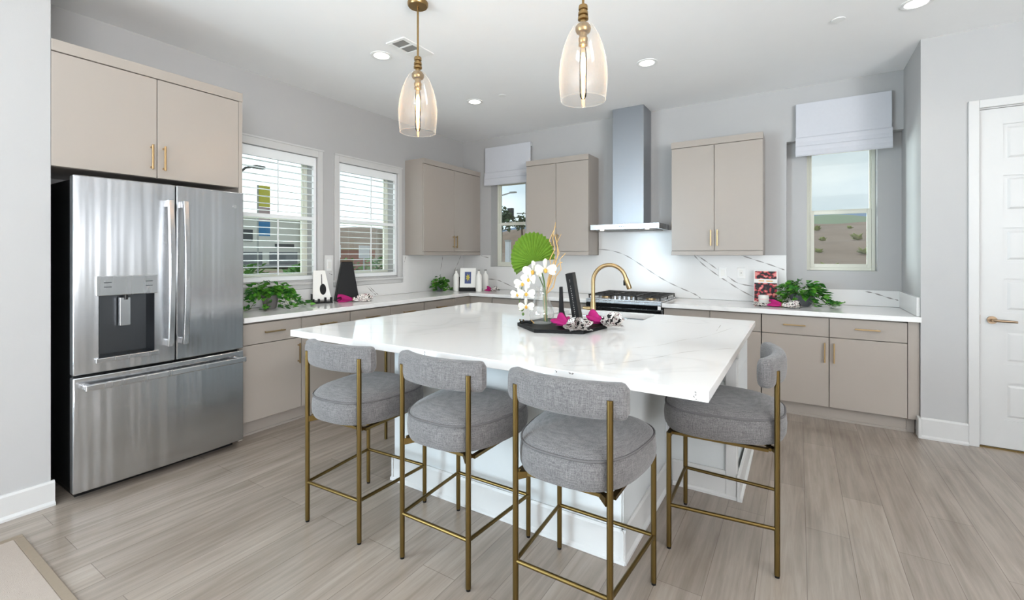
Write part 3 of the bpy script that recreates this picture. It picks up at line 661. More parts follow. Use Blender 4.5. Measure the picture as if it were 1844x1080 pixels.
for gx0, gx1 in ((2.240, 2.494), (2.498, 2.742), (2.746, 3.000)):
    mb = MB(c); zt, zb = 0.972, 0.958
    yf = -0.585 if 2.49 < gx0 < 2.6 else -0.665
    for y in (yf, -0.055): mb.box(gx0, gx1, y - 0.006, y + 0.006, zb, zt)
    for x in (gx0 + 0.006, gx1 - 0.006): mb.box(x - 0.006, x + 0.006, yf - 0.006, -0.049, zb, zt)
    xm = (gx0 + gx1) / 2
    mb.box(xm - 0.005, xm + 0.005, yf, -0.055, zb, zt)
    for y in (-0.50, -0.36, -0.20): mb.box(gx0, gx1, y - 0.005, y + 0.005, zb, zt)
    for x in (gx0 + 0.006, gx1 - 0.006):
        for y in (yf + 0.005, -0.36, -0.06): mb.box(x - 0.006, x + 0.006, y - 0.006, y + 0.006, 0.9325, zb)
    mb.build('grate', 'ironcast', t, bevel=0.002)

t = thing('range_hood', 'stainless chimney range hood above the gas range', 'range hood', (2.55, 0.0, 1.66))
c = t.location
MB(c).box(2.376, 2.727, -0.300, -0.001, 1.7285, CH - 0.002).build('chimney', 'hood_steel', t, bevel=0.003)
mb = MB(c); mb.box(2.17, 2.931, -0.450, -0.0215, 1.668, 1.728).build('canopy', 'steel_plain', t, bevel=0.003)
mb = MB(c)
for k in range(2): mb.box(2.22 + k * 0.335, 2.545 + k * 0.335, -0.40, -0.08, 1.660, 1.6675)
mb.build('filter', 'grille', t, bevel=0.003)
mb = MB(c)
for i in range(5): mb.box(2.50 + i * 0.022, 2.512 + i * 0.022, -0.4525, -0.450, 1.694, 1.702)
mb.build('buttons', 'blackglass', t)
for x in (2.30, 2.80):
    MB(c).cyl((x, -0.425, 1.6675), (x, -0.425, 1.662), 0.020, 18).build('lamp_lens', 'hoodlamp', t)
    L = bpy.data.lights.new('hood_lamp_light', 'SPOT'); L.energy = 2.5; L.spot_size = 2.0; L.spot_blend = 0.8; L.color = (1, 0.86, 0.68); L.shadow_soft_size = 0.03
    lo = bpy.data.objects.new('hood_lamp_light', L); COL.objects.link(lo); lo.location = Vector((x, -0.425, 1.655)) - Vector(c); lo.parent = t

# ================================================================== FRIDGE
t = thing('refrigerator', 'stainless french-door refrigerator with water dispenser', 'refrigerator', (0.40, -3.957, 0))
c = t.location; FY0, FY1, YS = -4.418, -3.496, -3.929
MB(c).box(0.03, 0.672, FY0 + 0.010, FY1 - 0.010, 0.045, 1.822).build('fridge_body', 'black_plastic', t, bevel=0.006)
MB(c).box(0.05, 0.640, FY0 + 0.03, FY1 - 0.03, 0.0, 0.045).build('base_grille', 'black_plastic', t)
def fx(y): 
    u = (y - FY0) / (FY1 - FY0); return 0.735 + 0.017 * (1 - (2 * u - 1) ** 2)
def door_panel(name, y0, y1, z0, z1, hole=None):
    ya = sorted({y0, y1} | ({hole[0], hole[1]} if hole else set())); za = sorted({z0, z1} | ({hole[2], hole[3]} if hole else set()))
    Y = []
    for a, b in zip(ya[:-1], ya[1:]): Y += [a + (b - a) * i / 8 for i in range(8)]
    Y.append(ya[-1])
    mb = MB(c); vs = []; idx = {}
    r = 0.010
    def P(y, z, back):
        k = (round(y, 5), round(z, 5), back)
        if k not in idx:
            e = min(y - y0, y1 - y); dx = 0.0
            idx[k] = len(vs); vs.append((0.676 if back else fx(y), y, z))
        return idx[k]
    fs = []
    for i in range(len(Y) - 1):
        for j in range(len(za) - 1):
            cy, cz = (Y[i] + Y[i + 1]) / 2, (za[j] + za[j + 1]) / 2
            if hole and hole[0] < cy < hole[1] and hole[2] < cz < hole[3]: continue
            fs.append((P(Y[i], za[j], 0), P(Y[i + 1], za[j], 0), P(Y[i + 1], za[j + 1], 0), P(Y[i], za[j + 1], 0)))
    for i in range(len(Y) - 1):
        for z in (z0, z1): fs.append((P(Y[i], z, 0), P(Y[i + 1], z, 0), P(Y[i + 1], z, 1), P(Y[i], z, 1)))
    for j in range(len(za) - 1):
        for y in (y0, y1): fs.append((P(y, za[j], 0), P(y, za[j + 1], 0), P(y, za[j + 1], 1), P(y, za[j], 1)))
    for i in range(len(Y) - 1):
        for j in range(len(za) - 1): fs.append((P(Y[i], za[j], 1), P(Y[i + 1], za[j], 1), P(Y[i + 1], za[j + 1], 1), P(Y[i], za[j + 1], 1)))
    mb.add(vs, fs)
    return mb.build(name, 'steel', t, smooth=True, bevel=0.006)
HOLE = (-4.310, -4.044, 0.795, 1.152)
dl = door_panel('left_door', FY0, YS - 0.003, 0.712, 1.838, HOLE)
dr = door_panel('right_door', YS + 0.003, FY1, 0.712, 1.838)
dw = door_panel('freezer_drawer', FY0, FY1, 0.050, 0.698)
def fhandle(y, par):
    mb = MB(c); pts = []
    n = 16
    for i in range(n + 1):
        s_ = i / n; z = 0.812 + (1.738 - 0.812) * s_
        bow = 1 - (2 * s_ - 1) ** 2
        pts.append((0.792 + 0.026 * bow, z))
    w = 0.016
    vs = []
    for x, z in pts: vs += [(x - 0.011, y - w, z), (x + 0.011, y - w, z), (x + 0.011, y + w, z), (x - 0.011, y + w, z)]
    fs = [(0, 1, 2, 3), tuple(4 * n + k for k in (3, 2, 1, 0))]
    for i in range(n):
        for k in range(4): fs.append((4 * i + k, 4 * i + (k + 1) % 4, 4 * i + 4 + (k + 1) % 4, 4 * i + 4 + k))
    mb.add(vs, fs)
    for z in (0.835, 1.715): mb.box(fx(y) - 0.001, 0.796, y - 0.012, y + 0.012, z - 0.022, z + 0.022)
    return mb.build('door_handle', 'steel_plain', par, smooth=True, bevel=0.004)
fhandle(-3.973, dl); fhandle(-3.890, dr)
mb = MB(c); mb.box(0.786, 0.808, -4.384, -3.512, 0.626, 0.662)
for y in (-4.365, -3.531): mb.box(0.738, 0.788, y - 0.016, y + 0.016, 0.632, 0.656)
mb.build('drawer_handle', 'steel_plain', dw, bevel=0.005)
MB(c).cyl((fx(-3.560) - 0.001, -3.560, 1.735), (fx(-3.560) + 0.003, -3.560, 1.735), 0.013, 24).build('emblem', 'steel_plain', dr, smooth=True)
# dispenser
ds = MB(c); yc = (HOLE[0] + HOLE[1]) / 2; y0, y1 = -4.324, -4.026
ds.box(fx(yc) - 0.004, fx(yc) + 0.005, y0, y1, 1.152, 1.266)
disp = ds.build('dispenser_panel', 'steel_plain', t, bevel=0.003)
ds = MB(c)
for yy in (-4.29, -4.09):
    for z in (1.200, 1.226): ds.box(fx(yc) + 0.005, fx(yc) + 0.006, yy, yy + 0.035, z, z + 0.004)
ds.build('control_marks', 'recess_metal', disp)
ds = MB(c); hx0 = 0.682; a, b, e, f_ = HOLE
ds.add([(fx(yc) + 0.001, a, e), (fx(yc) + 0.001, b, e), (fx(yc) + 0.001, b, f_), (fx(yc) + 0.001, a, f_), (hx0, a + 0.02, e + 0.01), (hx0, b - 0.02, e + 0.01), (hx0, b - 0.02, f_ - 0.005), (hx0, a + 0.02, f_ - 0.005)],
       [(4, 5, 6, 7), (0, 1, 5, 4), (1, 2, 6, 5), (2, 3, 7, 6), (3, 0, 4, 7)])
rec = ds.build('dispenser_recess', 'recess_metal', t, recalc=False)
MB(c).box(0.700, 0.722, yc - 0.030, yc + 0.022, 0.965, 1.135).build('paddle', 'steel_plain', rec, bevel=0.003)
MB(c).cyl((0.715, yc, 1.150), (0.715, yc, 1.120), 0.012).build('nozzle', 'black_plastic', rec)
MB(c).box(hx0 + 0.004, fx(yc) + 0.014, y0 - 0.004, y1 + 0.004, 0.768, 0.795).build('drip_tray', 'steel_plain', t, bevel=0.004)

# ================================================================== ISLAND
t = thing('kitchen_island', 'pale painted kitchen island base standing in the middle of the floor', 'kitchen island', (2.70, -2.45, 0))
c = t.location
SX0, SX1, SY0, SY1 = 2.035, 3.478, -3.255, -2.392
MB(c).box(SX0, SX1, SY0, SY1, 0, 0.8745).build('seating_panel', 'island', t, bevel=0.003)
MB(c).box(1.50, 3.846, -2.39, -1.62, 0, 0.66).box(1.50, 2.40, -2.39, -1.62, 0.66, 0.8745).box(3.26, 3.846, -2.39, -1.62, 0.66, 0.8745).box(2.40, 3.26, -2.39, -2.02, 0.66, 0.8745).build('rear_cabinet', 'island', t, bevel=0.003)
MB(c).box(3.80, 3.862, -2.408, -2.345, 0, 0.8745).box(3.790, 3.870, -2.416, -2.337, 0.80, 0.8745).build('corner_post', 'trim', t, bevel=0.006)
def skirting(mb, a, b, nn, zt=0.150, out=0.014):
    a = Vector(a); b = Vector(b); nn = Vector(nn)
    prof = [(0.0005, 0), (out + 0.012, 0), (out + 0.011, 0.012), (out, 0.022), (out, zt - 0.012), (out - 0.006, zt), (0.0005, zt)]
    vs = [(e.x + nn.x * o_, e.y + nn.y * o_, z) for e in (a, b) for o_, z in prof]; k = len(prof)
    mb.add(vs, [tuple(range(k)), tuple(range(k, 2 * k))[::-1]] + [(i, (i + 1) % k, k + (i + 1) % k, k + i) for i in range(k)])
mb = MB(c)
skirting(mb, (SX0 - 0.02, SY0), (SX1 + 0.02, SY0), (0, -1)); skirting(mb, (SX0, SY0 - 0.02), (SX0, SY1), (-1, 0)); skirting(mb, (SX1, SY0 - 0.02), (SX1, SY1), (1, 0))
skirting(mb, (SX1 + 0.03, -2.39), (3.86, -2.39), (0, -1)); skirting(mb, (3.862, -2.42), (3.862, -1.62), (1, 0)); skirting(mb, (1.49, -2.39), (SX0 - 0.03, -2.39), (0, -1)); skirting(mb, (1.50, -2.40), (1.50, -1.62), (-1, 0))
mb.build('skirting', 'trim', t)
for x0_, x1_ in ((SX0, SX0 + 0.07), (SX1 - 0.07, SX1)): MB(c).box(x0_, x1_, SY0 - 0.007, SY0 - 0.0005, 0.152, 0.8745).build('corner_board', 'island', t, bevel=0.002)
for y0_, y1_ in ((SY0, SY0 + 0.07), (SY1 - 0.07, SY1)): MB(c).box(SX1 + 0.0005, SX1 + 0.007, y0_, y1_, 0.152, 0.8745).build('corner_board', 'island', t, bevel=0.002)
MB(c).cyl((1.515, -2.856, 0.0), (1.515, -2.856, 0.874), 0.0115, 16).build('support_leg', 'bronze', t, smooth=True)
t.children[-1]['label'] = 'slim bronze support leg'
MB(c).box(1.48, 1.55, -2.90, -2.81, 0.868, 0.8745).build('support_plate', 'bronze', t)

t = thing('island_countertop', 'large white quartz island worktop with faint veins and a cut-out for the sink', 'countertop', (2.66, -2.56, 0.875))
c = t.location
IX0, IX1, IY0, IY1 = 1.432, 3.892, -3.571, -1.555
SKX0, SKX1, SKY0, SKY1 = 2.46, 3.20, -1.965, -1.625
mb = MB(c)
OUT = [(IX0, IY0), (IX1, IY0), (IX1, IY1), (IX0, IY1)]; INN = [(SKX0, SKY0), (SKX1, SKY0), (SKX1, SKY1), (SKX0, SKY1)]
zt, zb = 0.915, 0.8755
vs = [(x, y, z) for z in (zt, zb) for x, y in OUT + INN]
fs = []
for k in range(4):
    k2 = (k + 1) % 4
    fs += [(k, k2, 4 + k2, 4 + k), (8 + k, 12 + k, 12 + k2, 8 + k2), (k, 8 + k, 8 + k2, k2), (4 + k, 4 + k2, 12 + k2, 12 + k)]
mb.add(vs, fs)
slab = mb.build('stone_slab', 'quartz', t, bevel=0.003)
mb = MB(c); VZ = lambda q: (q.x, q.y, 0.91535)
for pts, w in (([(3.092, -3.313), (3.164, -3.238), (3.24, -3.143), (3.298, -3.025), (3.373, -2.943)], 0.0022), ([(3.30, -3.50), (3.354, -3.466), (3.421, -3.412), (3.498, -3.316), (3.596, -3.139), (3.699, -2.917), (3.885, -2.698)], 0.003),
            ([(3.432, -2.99), (3.542, -2.82), (3.61, -2.609), (3.697, -2.432), (3.794, -1.988)], 0.0022), ([(2.20, -3.33), (2.254, -3.25), (2.285, -3.138), (2.332, -3.035), (2.508, -2.795)], 0.002),
            ([(3.722, -2.187), (3.71, -1.901)], 0.003), ([(2.874, -3.565), (2.894, -3.496), (2.944, -3.45), (3.01, -3.43)], 0.002)):
    ribbon(mb, pts, VZ, w)
mb.build('veining', 'vein_soft', slab)
mb = MB(c)
FR = lambda q: (q.x, IY0 - 0.0003, q.y)
for pts in ([(3.845, 0.912), (3.852, 0.900), (3.843, 0.892), (3.853, 0.880)], [(3.30, 0.912), (3.308, 0.902)], [(3.36, 0.911), (3.372, 0.905), (3.385, 0.909)], [(2.57, 0.912), (2.575, 0.898), (2.57, 0.888)]):
    ribbon(mb, pts, FR, 0.0035)
mb.build('edge_marks', 'vein', slab)

# sink, faucet, air switch
t = thing('kitchen_sink', 'stainless undermount double-bowl sink set in the island worktop', 'sink', (2.83, -1.795, 0.70))
c = t.location
for bx0, bx1 in ((SKX0 + 0.002, 2.825), (2.835, SKX1 - 0.002)):
    mb = MB(c); a0, a1, b0, b1 = bx0, bx1, SKY0 + 0.002, SKY1 - 0.002
    mb.add([(a0, b0, 0.874), (a1, b0, 0.874), (a1, b1, 0.874), (a0, b1, 0.874), (a0 + 0.02, b0 + 0.02, 0.70), (a1 - 0.02, b0 + 0.02, 0.70), (a1 - 0.02, b1 - 0.02, 0.70), (a0 + 0.02, b1 - 0.02, 0.70)],
           [(4, 5, 6, 7), (0, 1, 5, 4), (1, 2, 6, 5), (2, 3, 7, 6), (3, 0, 4, 7)])
    bo = mb.build('bowl', 'steel_plain', t, recalc=False)
    MB(c).lathe([(0.0, 0.003), (0.03, 0.003), (0.042, 0.001)], ((a0 + a1) / 2, (b0 + b1) / 2, 0.70), 20).build('drain', 'steel_plain', bo)
MB(c).box(2.825, 2.835, SKY0 + 0.003, SKY1 - 0.003, 0.71, 0.862).build('divider', 'steel_plain', t, bevel=0.003)
t = thing('faucet', 'tall brass gooseneck faucet on the island', 'faucet', (2.840, -2.022, 0.915))
mb = MB(); mb.lathe([(0.030, 0), (0.030, 0.006), (0.021, 0.010), (0.020, 0.115), (0.017, 0.12), (0.017, 0.14)], (0, 0, 0), 24, True, True).build('faucet_body', 'champagne', t, smooth=True)
dx, dy = 0.985, 0.17
pts = [(0, 0, 0.12), (0, 0, 0.2), (0, 0, 0.275)]
for i in range(1, 13):
    a = PI * i / 12 * 0.93; R = 0.123
    q = R - R * math.cos(a); z = 0.275 + R * math.sin(a) * 1.02
    pts.append((q * dx, q * dy, z))
MB().tube(pts, 0.0150, 16).build('spout', 'champagne', t, smooth=True)
e = Vector(pts[-1]); d_ = (Vector(pts[-1]) - Vector(pts[-2])).normalized()
hd = MB().tube([e - d_ * 0.004, e + d_ * 0.01, e + d_ * 0.075, e + d_ * 0.082], [0.016, 0.0175, 0.019, 0.017], 18).build('spray_head', 'champagne', t, smooth=True)
pb = e + d_ * 0.035
MB().box(pb.x - 0.030, pb.x - 0.014, pb.y - 0.008, pb.y + 0.006, pb.z - 0.02, pb.z + 0.02).build('spray_button', 'black', hd, bevel=0.004)
MB().tube([(-0.018, 0, 0.07), (-0.045, -0.003, 0.07), (-0.050, -0.003, 0.07)], [0.013, 0.013, 0.011], 16).tube([(-0.050, -0.003, 0.07), (-0.078, -0.004, 0.072)], [0.010, 0.010], 14).build('lever', 'champagne', t, smooth=True)
t = thing('air_switch', 'small brass disposal button standing beside the sink', 'button', (3.035, -1.990, 0.9152))
MB().lathe([(0.0, 0), (0.017, 0), (0.017, 0.030), (0.012, 0.034), (0.0, 0.034)], (0, 0, 0), 20).build('switch_collar', 'champagne', t, smooth=True)
MB().lathe([(0.0, 0.034), (0.009, 0.034), (0.008, 0.044), (0.0, 0.045)], (0, 0, 0), 16).build('push_cap', 'champagne', t, smooth=True)

# ================================================================== BAR STOOLS
def sup(a, hx, hy, n_=2.7):
    ca, sa = math.cos(a), math.sin(a)
    return hx * math.copysign(abs(ca) ** (2 / n_), ca), hy * math.copysign(abs(sa) ** (2 / n_), sa)
def make_stool(label):
    t = thing('bar_stool', label, 'bar stool', (0, 0, 0), 0, None)
    # seat cushion
    mb = MB(); N = 48
    def seat_xy(a, k):
        x, y = sup(a, 0.250, 0.268, 2.9); return x * k * (1 + 0.48 * y * k), y * k + 0.006
    prof = [(0.0, 0.548), (0.55, 0.548), (0.86, 0.550), (0.955, 0.560), (0.992, 0.582), (1.0, 0.612), (0.990, 0.645), (0.955, 0.672), (0.90, 0.686), (0.75, 0.699), (0.5, 0.707), (0.25, 0.710), (0.0, 0.711)]
    def fn(u, v):
        i = min(int(round(v * (len(prof) - 1))), len(prof) - 1); s_, z = prof[i]
        x, y = seat_xy(2 * PI * u, max(s_, 0.004))
        return (x, y, z)
    mb.grid(fn, N, len(prof), True)
    seat = mb.build('seat', 'linen', t, smooth=True)
    MB().tube([(x, y, 0.668) for x, y in (seat_xy(2 * PI * k / 48, 0.972) for k in range(48))], 0.0045, 8, True).build('piping', 'piping', seat, smooth=True)
    # curved back pad
    mb = MB()
    def bk(u, v):
        a = (v - 0.5) * 2                                  # -1..1 along pad
        edge = max(0.06, (1 - max(0, (abs(a) - 0.90) / 0.10) ** 2)) ** 0.5
        x = a * 0.241; yc = -0.227 + 0.062 * a * a
        sl = math.atan(2 * 0.062 * a / 0.241)
        th = 2 * PI * u; pw = 3.2
        c_, s_ = math.cos(th), math.sin(th)
        dn = 0.034 * math.copysign(abs(c_) ** (2 / pw), c_) * edge; dz = 0.064 * math.copysign(abs(s_) ** (2 / pw), s_) * (0.55 + 0.45 * edge)
        return (x - math.sin(sl) * dn, yc + math.cos(sl) * dn, 0.879 + dz)
    mb.grid(bk, 28, 41, True)
    n0 = len(mb.v); mb.f.append(list(range(28))[::-1]); mb.mi.append(0); mb.f.append([40 * 28 + k for k in range(28)]); mb.mi.append(0)
    mb.build('backrest', 'linen', t, smooth=True)
    for s_ in (-1, 1):
        l = MB().cyl((s_ * 0.190, -0.222, 0.010), (s_ * 0.190, -0.222, 0.890), 0.0115, 16).build('leg', 'bronze', t, smooth=True)
        MB().cyl((s_ * 0.190, -0.222, 0.0), (s_ * 0.190, -0.222, 0.011), 0.0095, 14).build('foot_glide', 'black', l, smooth=True)
        l = MB().cyl((s_ * 0.220, 0.222, 0.010), (s_ * 0.220, 0.222, 0.549), 0.0115, 16).build('leg', 'bronze', t, smooth=True)
        MB().cyl((s_ * 0.220, 0.222, 0.0), (s_ * 0.220, 0.222, 0.011), 0.0095, 14).build('foot_glide', 'black', l, smooth=True)
        # gusset bracket under the seat
        x = s_ * 0.190; b_ = MB()
        vs = [(x - s_ * 0.012, -0.222, 0.552), (x - s_ * 0.012, -0.222, 0.522), (x - s_ * 0.10, -0.145, 0.542), (x - s_ * 0.10, -0.145, 0.549)]
        vs2 = [(a + 0.003, b + 0.004, z) for a, b, z in vs]; vs = [(a - 0.003, b - 0.004, z) for a, b, z in vs]
        b_.add(vs + vs2, [(0, 1, 2, 3), (7, 6, 5, 4)] + [(k, (k + 1) % 4, 4 + (k + 1) % 4, 4 + k) for k in range(4)])
        b_.box(x - 0.012, x + 0.012, -0.222, -0.12, 0.538, 0.549) if False else None
        b_.build('bracket', 'bronze', t)
    MB().box(-0.215, 0.215, 0.212, 0.232, 0.528, 0.5475).box(-0.20, -0.18, -0.19, 0.215, 0.535, 0.5475).box(0.18, 0.20, -0.19, 0.215, 0.535, 0.5475).box(-0.185, 0.185, -0.20, -0.18, 0.535, 0.5475).build('seat_frame', 'bronze', t)
    z = 0.207
    for a, b in (((-0.19, -0.222), (0.19, -0.222)), ((-0.22, 0.222), (0.22, 0.222)), ((-0.19, -0.222), (-0.22, 0.222)), ((0.19, -0.222), (0.22, 0.222))):
        MB().cyl((a[0], a[1], z), (b[0], b[1], z), 0.0085, 14).build('stretcher', 'bronze', t, smooth=True)
    return t
st = make_stool('grey upholstered bar stool closest to the refrigerator, leftmost along the island front')
st.location = (2.166, -3.591, 0); st.rotation_euler = (0, 0, 0.05)
copy_tree(st, (2.808, -3.545, 0), 0.0, 'grey upholstered bar stool in the middle of the three along the island front')
copy_tree(st, (3.418, -3.545, 0), 0.0, 'grey upholstered bar stool at the right end of the three along the island front')
copy_tree(st, (3.850, -2.815, 0), PI / 2 + 0.03, 'grey upholstered bar stool on the right side of the island, turned sideways')

# ================================================================== CEILING FITTINGS
def pendant(label, x, y):
    t = thing('pendant_light', label, 'pendant light', (x, y, CH))
    MB().lathe([(0.0, -0.026), (0.060, -0.026), (0.066, -0.018), (0.066, -0.001), (0.0, -0.001)], (0, 0, 0), 32).build('canopy', 'brass', t, smooth=True)
    MB().cyl((0, 0, -0.025), (0, 0, -0.360), 0.0065, 14).build('stem', 'brass', t, smooth=True)
    pr = [(0.0065, -0.352), (0.022, -0.355), (0.024, -0.362), (0.024, -0.376), (0.017, -0.380), (0.017, -0.386), (0.025, -0.390), (0.026, -0.404), (0.018, -0.408), (0.018, -0.412), (0.027, -0.416), (0.027, -0.428), (0.016, -0.434), (0.016, -0.450)]
    MB().lathe(pr, (0, 0, 0), 28, True, True).build('ring_stack', 'brass', t, smooth=True)
    MB().lathe([(0.016, -0.448), (0.030, -0.452), (0.040, -0.466), (0.040, -0.482), (0.034, -0.494), (0.020, -0.498), (0.020, -0.520), (0.024, -0.524), (0.024, -0.540), (0.020, -0.548), (0.024, -0.552), (0.024, -0.562), (0.018, -0.566)], (0, 0, 0), 28, True, True).build('socket', 'brass', t, smooth=True)
    g = MB().lathe([(0.036, -0.452), (0.056, -0.470), (0.082, -0.515), (0.103, -0.575), (0.118, -0.640), (0.124, -0.700), (0.124, -0.750), (0.120, -0.800), (0.114, -0.845)], (0, 0, 0), 48).build('glass_shade', 'seeded', t, smooth=True)
    MB().tube([(0.114 * math.cos(2 * PI * k / 40), 0.114 * math.sin(2 * PI * k / 40), -0.845) for k in range(40)], 0.0022, 8, True).build('rim', 'seeded', g, smooth=True)
    b = MB().lathe([(0.012, -0.566), (0.016, -0.585), (0.019, -0.62), (0.019, -0.80), (0.016, -0.825), (0.008, -0.838), (0.001, -0.841)], (0, 0, 0), 24).build('bulb', 'bulb', t, smooth=True)
    mb = MB()
    for a in range(6):
        an = a * PI / 3; mb.tube([(0.004 * math.cos(an), 0.004 * math.sin(an), -0.60), (0.010 * math.cos(an), 0.010 * math.sin(an), -0.635), (0.009 * math.cos(an), 0.009 * math.sin(an), -0.70), (0.004 * math.cos(an), 0.004 * math.sin(an), -0.745 - 0.012 * a), (0.002 * math.cos(an), 0.002 * math.sin(an), -0.76 - 0.012 * a)], [0.002, 0.0028, 0.0024, 0.0016, 0.001], 6)
    mb.build('filament', 'filament', b, smooth=True)
    L = bpy.data.lights.new('pendant_glow', 'POINT'); L.energy = 3; L.color = (1, 0.88, 0.74); L.shadow_soft_size = 0.010
    lo = bpy.data.objects.new('pendant_glow', L); COL.objects.link(lo); lo.location = (0, 0, -0.665); lo.parent = t
    return t
pendant('brass pendant light with seeded glass shade, the farther one above the island', 2.053, -3.076)
pendant('brass pendant light with seeded glass shade, the nearer and larger-looking one above the island', 3.212, -3.076)

def downlight(label, x, y, energy=20):
    t = thing('recessed_downlight', label, 'downlight', (x, y, CH), 0, None)
    MB().lathe([(0.088, -0.0005), (0.088, -0.004), (0.076, -0.008), (0.062, -0.004), (0.062, -0.001)], (0, 0, 0), 40).build('trim_ring', 'white_plastic', t, smooth=True)
    MB().lathe([(0.0, -0.002), (0.064, -0.002), (0.064, -0.0005), (0.0, -0.0005)], (0, 0, 0), 36).build('lens', 'lens', t)
    L = bpy.data.lights.new('downlight_beam', 'SPOT'); L.energy = energy; L.spot_size = 2.3; L.spot_blend = 1.0; L.color = (1, 0.94, 0.85); L.shadow_soft_size = 0.06
    lo = bpy.data.objects.new('downlight_beam', L); COL.objects.link(lo); lo.location = (0, 0, -0.02); lo.parent = t
downlight('lit recessed ceiling downlight beside the air vent, farthest left', 1.245, -2.657)
downlight('lit recessed ceiling downlight nearest the room corner', 1.217, -1.340)
downlight('lit recessed ceiling downlight above the space left of the range hood', 3.058, -1.352)
downlight('lit recessed ceiling downlight near the door wall, cut by the upper picture edge', 4.807, -1.345)
for x, y in ((4.8, -3.6), (2.6, -5.6), (4.8, -5.9), (6.6, -3.0), (6.6, -6.0)):
    L = bpy.data.lights.new('great_room_fill_spot', 'SPOT'); L.energy = 14; L.spot_size = 2.3; L.spot_blend = 1.0; L.color = (1, 0.94, 0.85); L.shadow_soft_size = 0.06  # bare out-of-view spots added for lighting, without fixtures
    lo = bpy.data.objects.new('great_room_fill_spot', L); COL.objects.link(lo); lo.location = (x, y, CH - 0.02)
for lab, x, y in (('flat white sprinkler cover on the ceiling left of the hood', 1.581, -1.352), ('flat white sprinkler cover on the ceiling toward the right wall', 4.391, -1.371)):
    t = thing('sprinkler_cover', lab, 'sprinkler', (x, y, CH))
    MB().lathe([(0.0, -0.010), (0.040, -0.010), (0.042, -0.007), (0.042, -0.005), (0.0, -0.005)], (0, 0, 0), 28).build('cover_plate', 'white_plastic', t, smooth=True)
    MB().lathe([(0.026, -0.006), (0.030, -0.0005)], (0, 0, 0), 20).build('cup', 'grille', t)
t = thing('air_vent', 'white ceiling air vent with grey louvered openings behind the far pendant', 'vent', (1.545, -2.628, CH))
c = t.location
mb = MB(c); holes_ = [(-2.770, -2.690), (-2.672, -2.592)]
VX0, VX1, VY0, VY1 = 1.448, 1.642, -2.797, -2.460
for y0_, y1_ in ((VY0, -2.770), (-2.690, -2.672), (-2.592, VY1)): mb.box(VX0, VX1, y0_, y1_, CH - 0.009, CH - 0.0005)
for y0_, y1_ in holes_: mb.box(VX0, VX0 + 0.035, y0_, y1_, CH - 0.009, CH - 0.0005).box(VX1 - 0.035, VX1, y0_, y1_, CH - 0.009, CH - 0.0005)
mb.build('vent_frame', 'white_plastic', t, bevel=0.002)
for y0_, y1_ in holes_:
    mb = MB(c)
    for i in range(9): 
        x = VX0 + 0.040 + i * 0.0142
        mb.add([(x, y0_, CH - 0.008), (x + 0.010, y0_, CH - 0.002), (x + 0.010, y1_, CH - 0.002), (x, y1_, CH - 0.008)], [(0, 1, 2, 3)])
    mb.build('grille', 'grille', t, recalc=False)

# ================================================================== ROMAN BLINDS
def roman(label, x0, x1, z0, z1):
    t = thing('roman_blind', label, 'blind', ((x0 + x1) / 2, -0.03, z1))
    c = t.location
    MB(c).box(x0 + 0.004, x1 - 0.004, -0.045, -0.001, z1 - 0.05, z1).build('headrail', 'blind', t)
    za = z0 + 0.165
    MB(c).box(x0, x1, -0.058, -0.046, za, z1 + 0.002).build('shade_panel', 'blind', t, bevel=0.004)
    for k, (a, b, q) in enumerate(((z0 + 0.085, za + 0.022, 0.0), (z0, z0 + 0.103, 0.008))):
        mb = MB(c)
        pr = [(-0.046, b - 0.01), (-0.062 - q, b), (-0.072 - q, b - 0.012), (-0.068 - q, (a + b) / 2), (-0.072 - q, a + 0.012), (-0.064 - q, a), (-0.050 - q, a + 0.006), (-0.046, a + 0.02)]
        vs = [(x, y, z) for x in (x0 - 0.002, x1 + 0.002) for y, z in pr]; n = len(pr)
        mb.add(vs, [tuple(range(n)), tuple(range(n, 2 * n))[::-1]] + [(i, (i + 1) % n, n + (i + 1) % n, n + i) for i in range(n)])
        mb.build('fold', 'blind', t)
    return t
roman('pale grey roman blind half lowered over the small window left of the hood', 0.437, 1.168, 2.350, 2.880)
roman('pale grey roman blind half lowered over the wider window near the door wall', 4.133, 4.858, 2.337, 2.846)

# ---- outlets
def outlet(label, p, axis, w=0.075, h=0.118, rocker=False):
    t = thing('wall_outlet', label, 'outlet', p)
    def bx(a0, a1, d0, d1, z0, z1):
        if axis == 'y': return MB().box(a0, a1, -d1, -d0, z0, z1)
        return MB().box(d0, d1, a0, a1, z0, z1)
    bx(-w / 2, w / 2, 0.0005, 0.006, -h / 2, h / 2).build('cover_plate', 'white_plastic', t, bevel=0.002)
    bx(-0.018, 0.018, 0.006, 0.0085, -0.034, 0.034).build('insert', 'white_ceramic', t, bevel=0.001)
    if not rocker: bx(-0.003, 0.003, 0.0086, 0.0092, -0.006, 0.004).build('slot', 'pole', t)
outlet('white switch plate on the stone backsplash, left of the pair under the right upper cabinet', (3.480, -0.0202, 1.205), 'y', rocker=True)
outlet('white outlet plate on the stone backsplash, right of the pair under the right upper cabinet', (3.655, -0.0202, 1.205), 'y')
outlet('white outlet plate on the wall between the two shuttered windows', (0.0202, -2.262, 1.285), 'x', 0.060, 0.118, True)

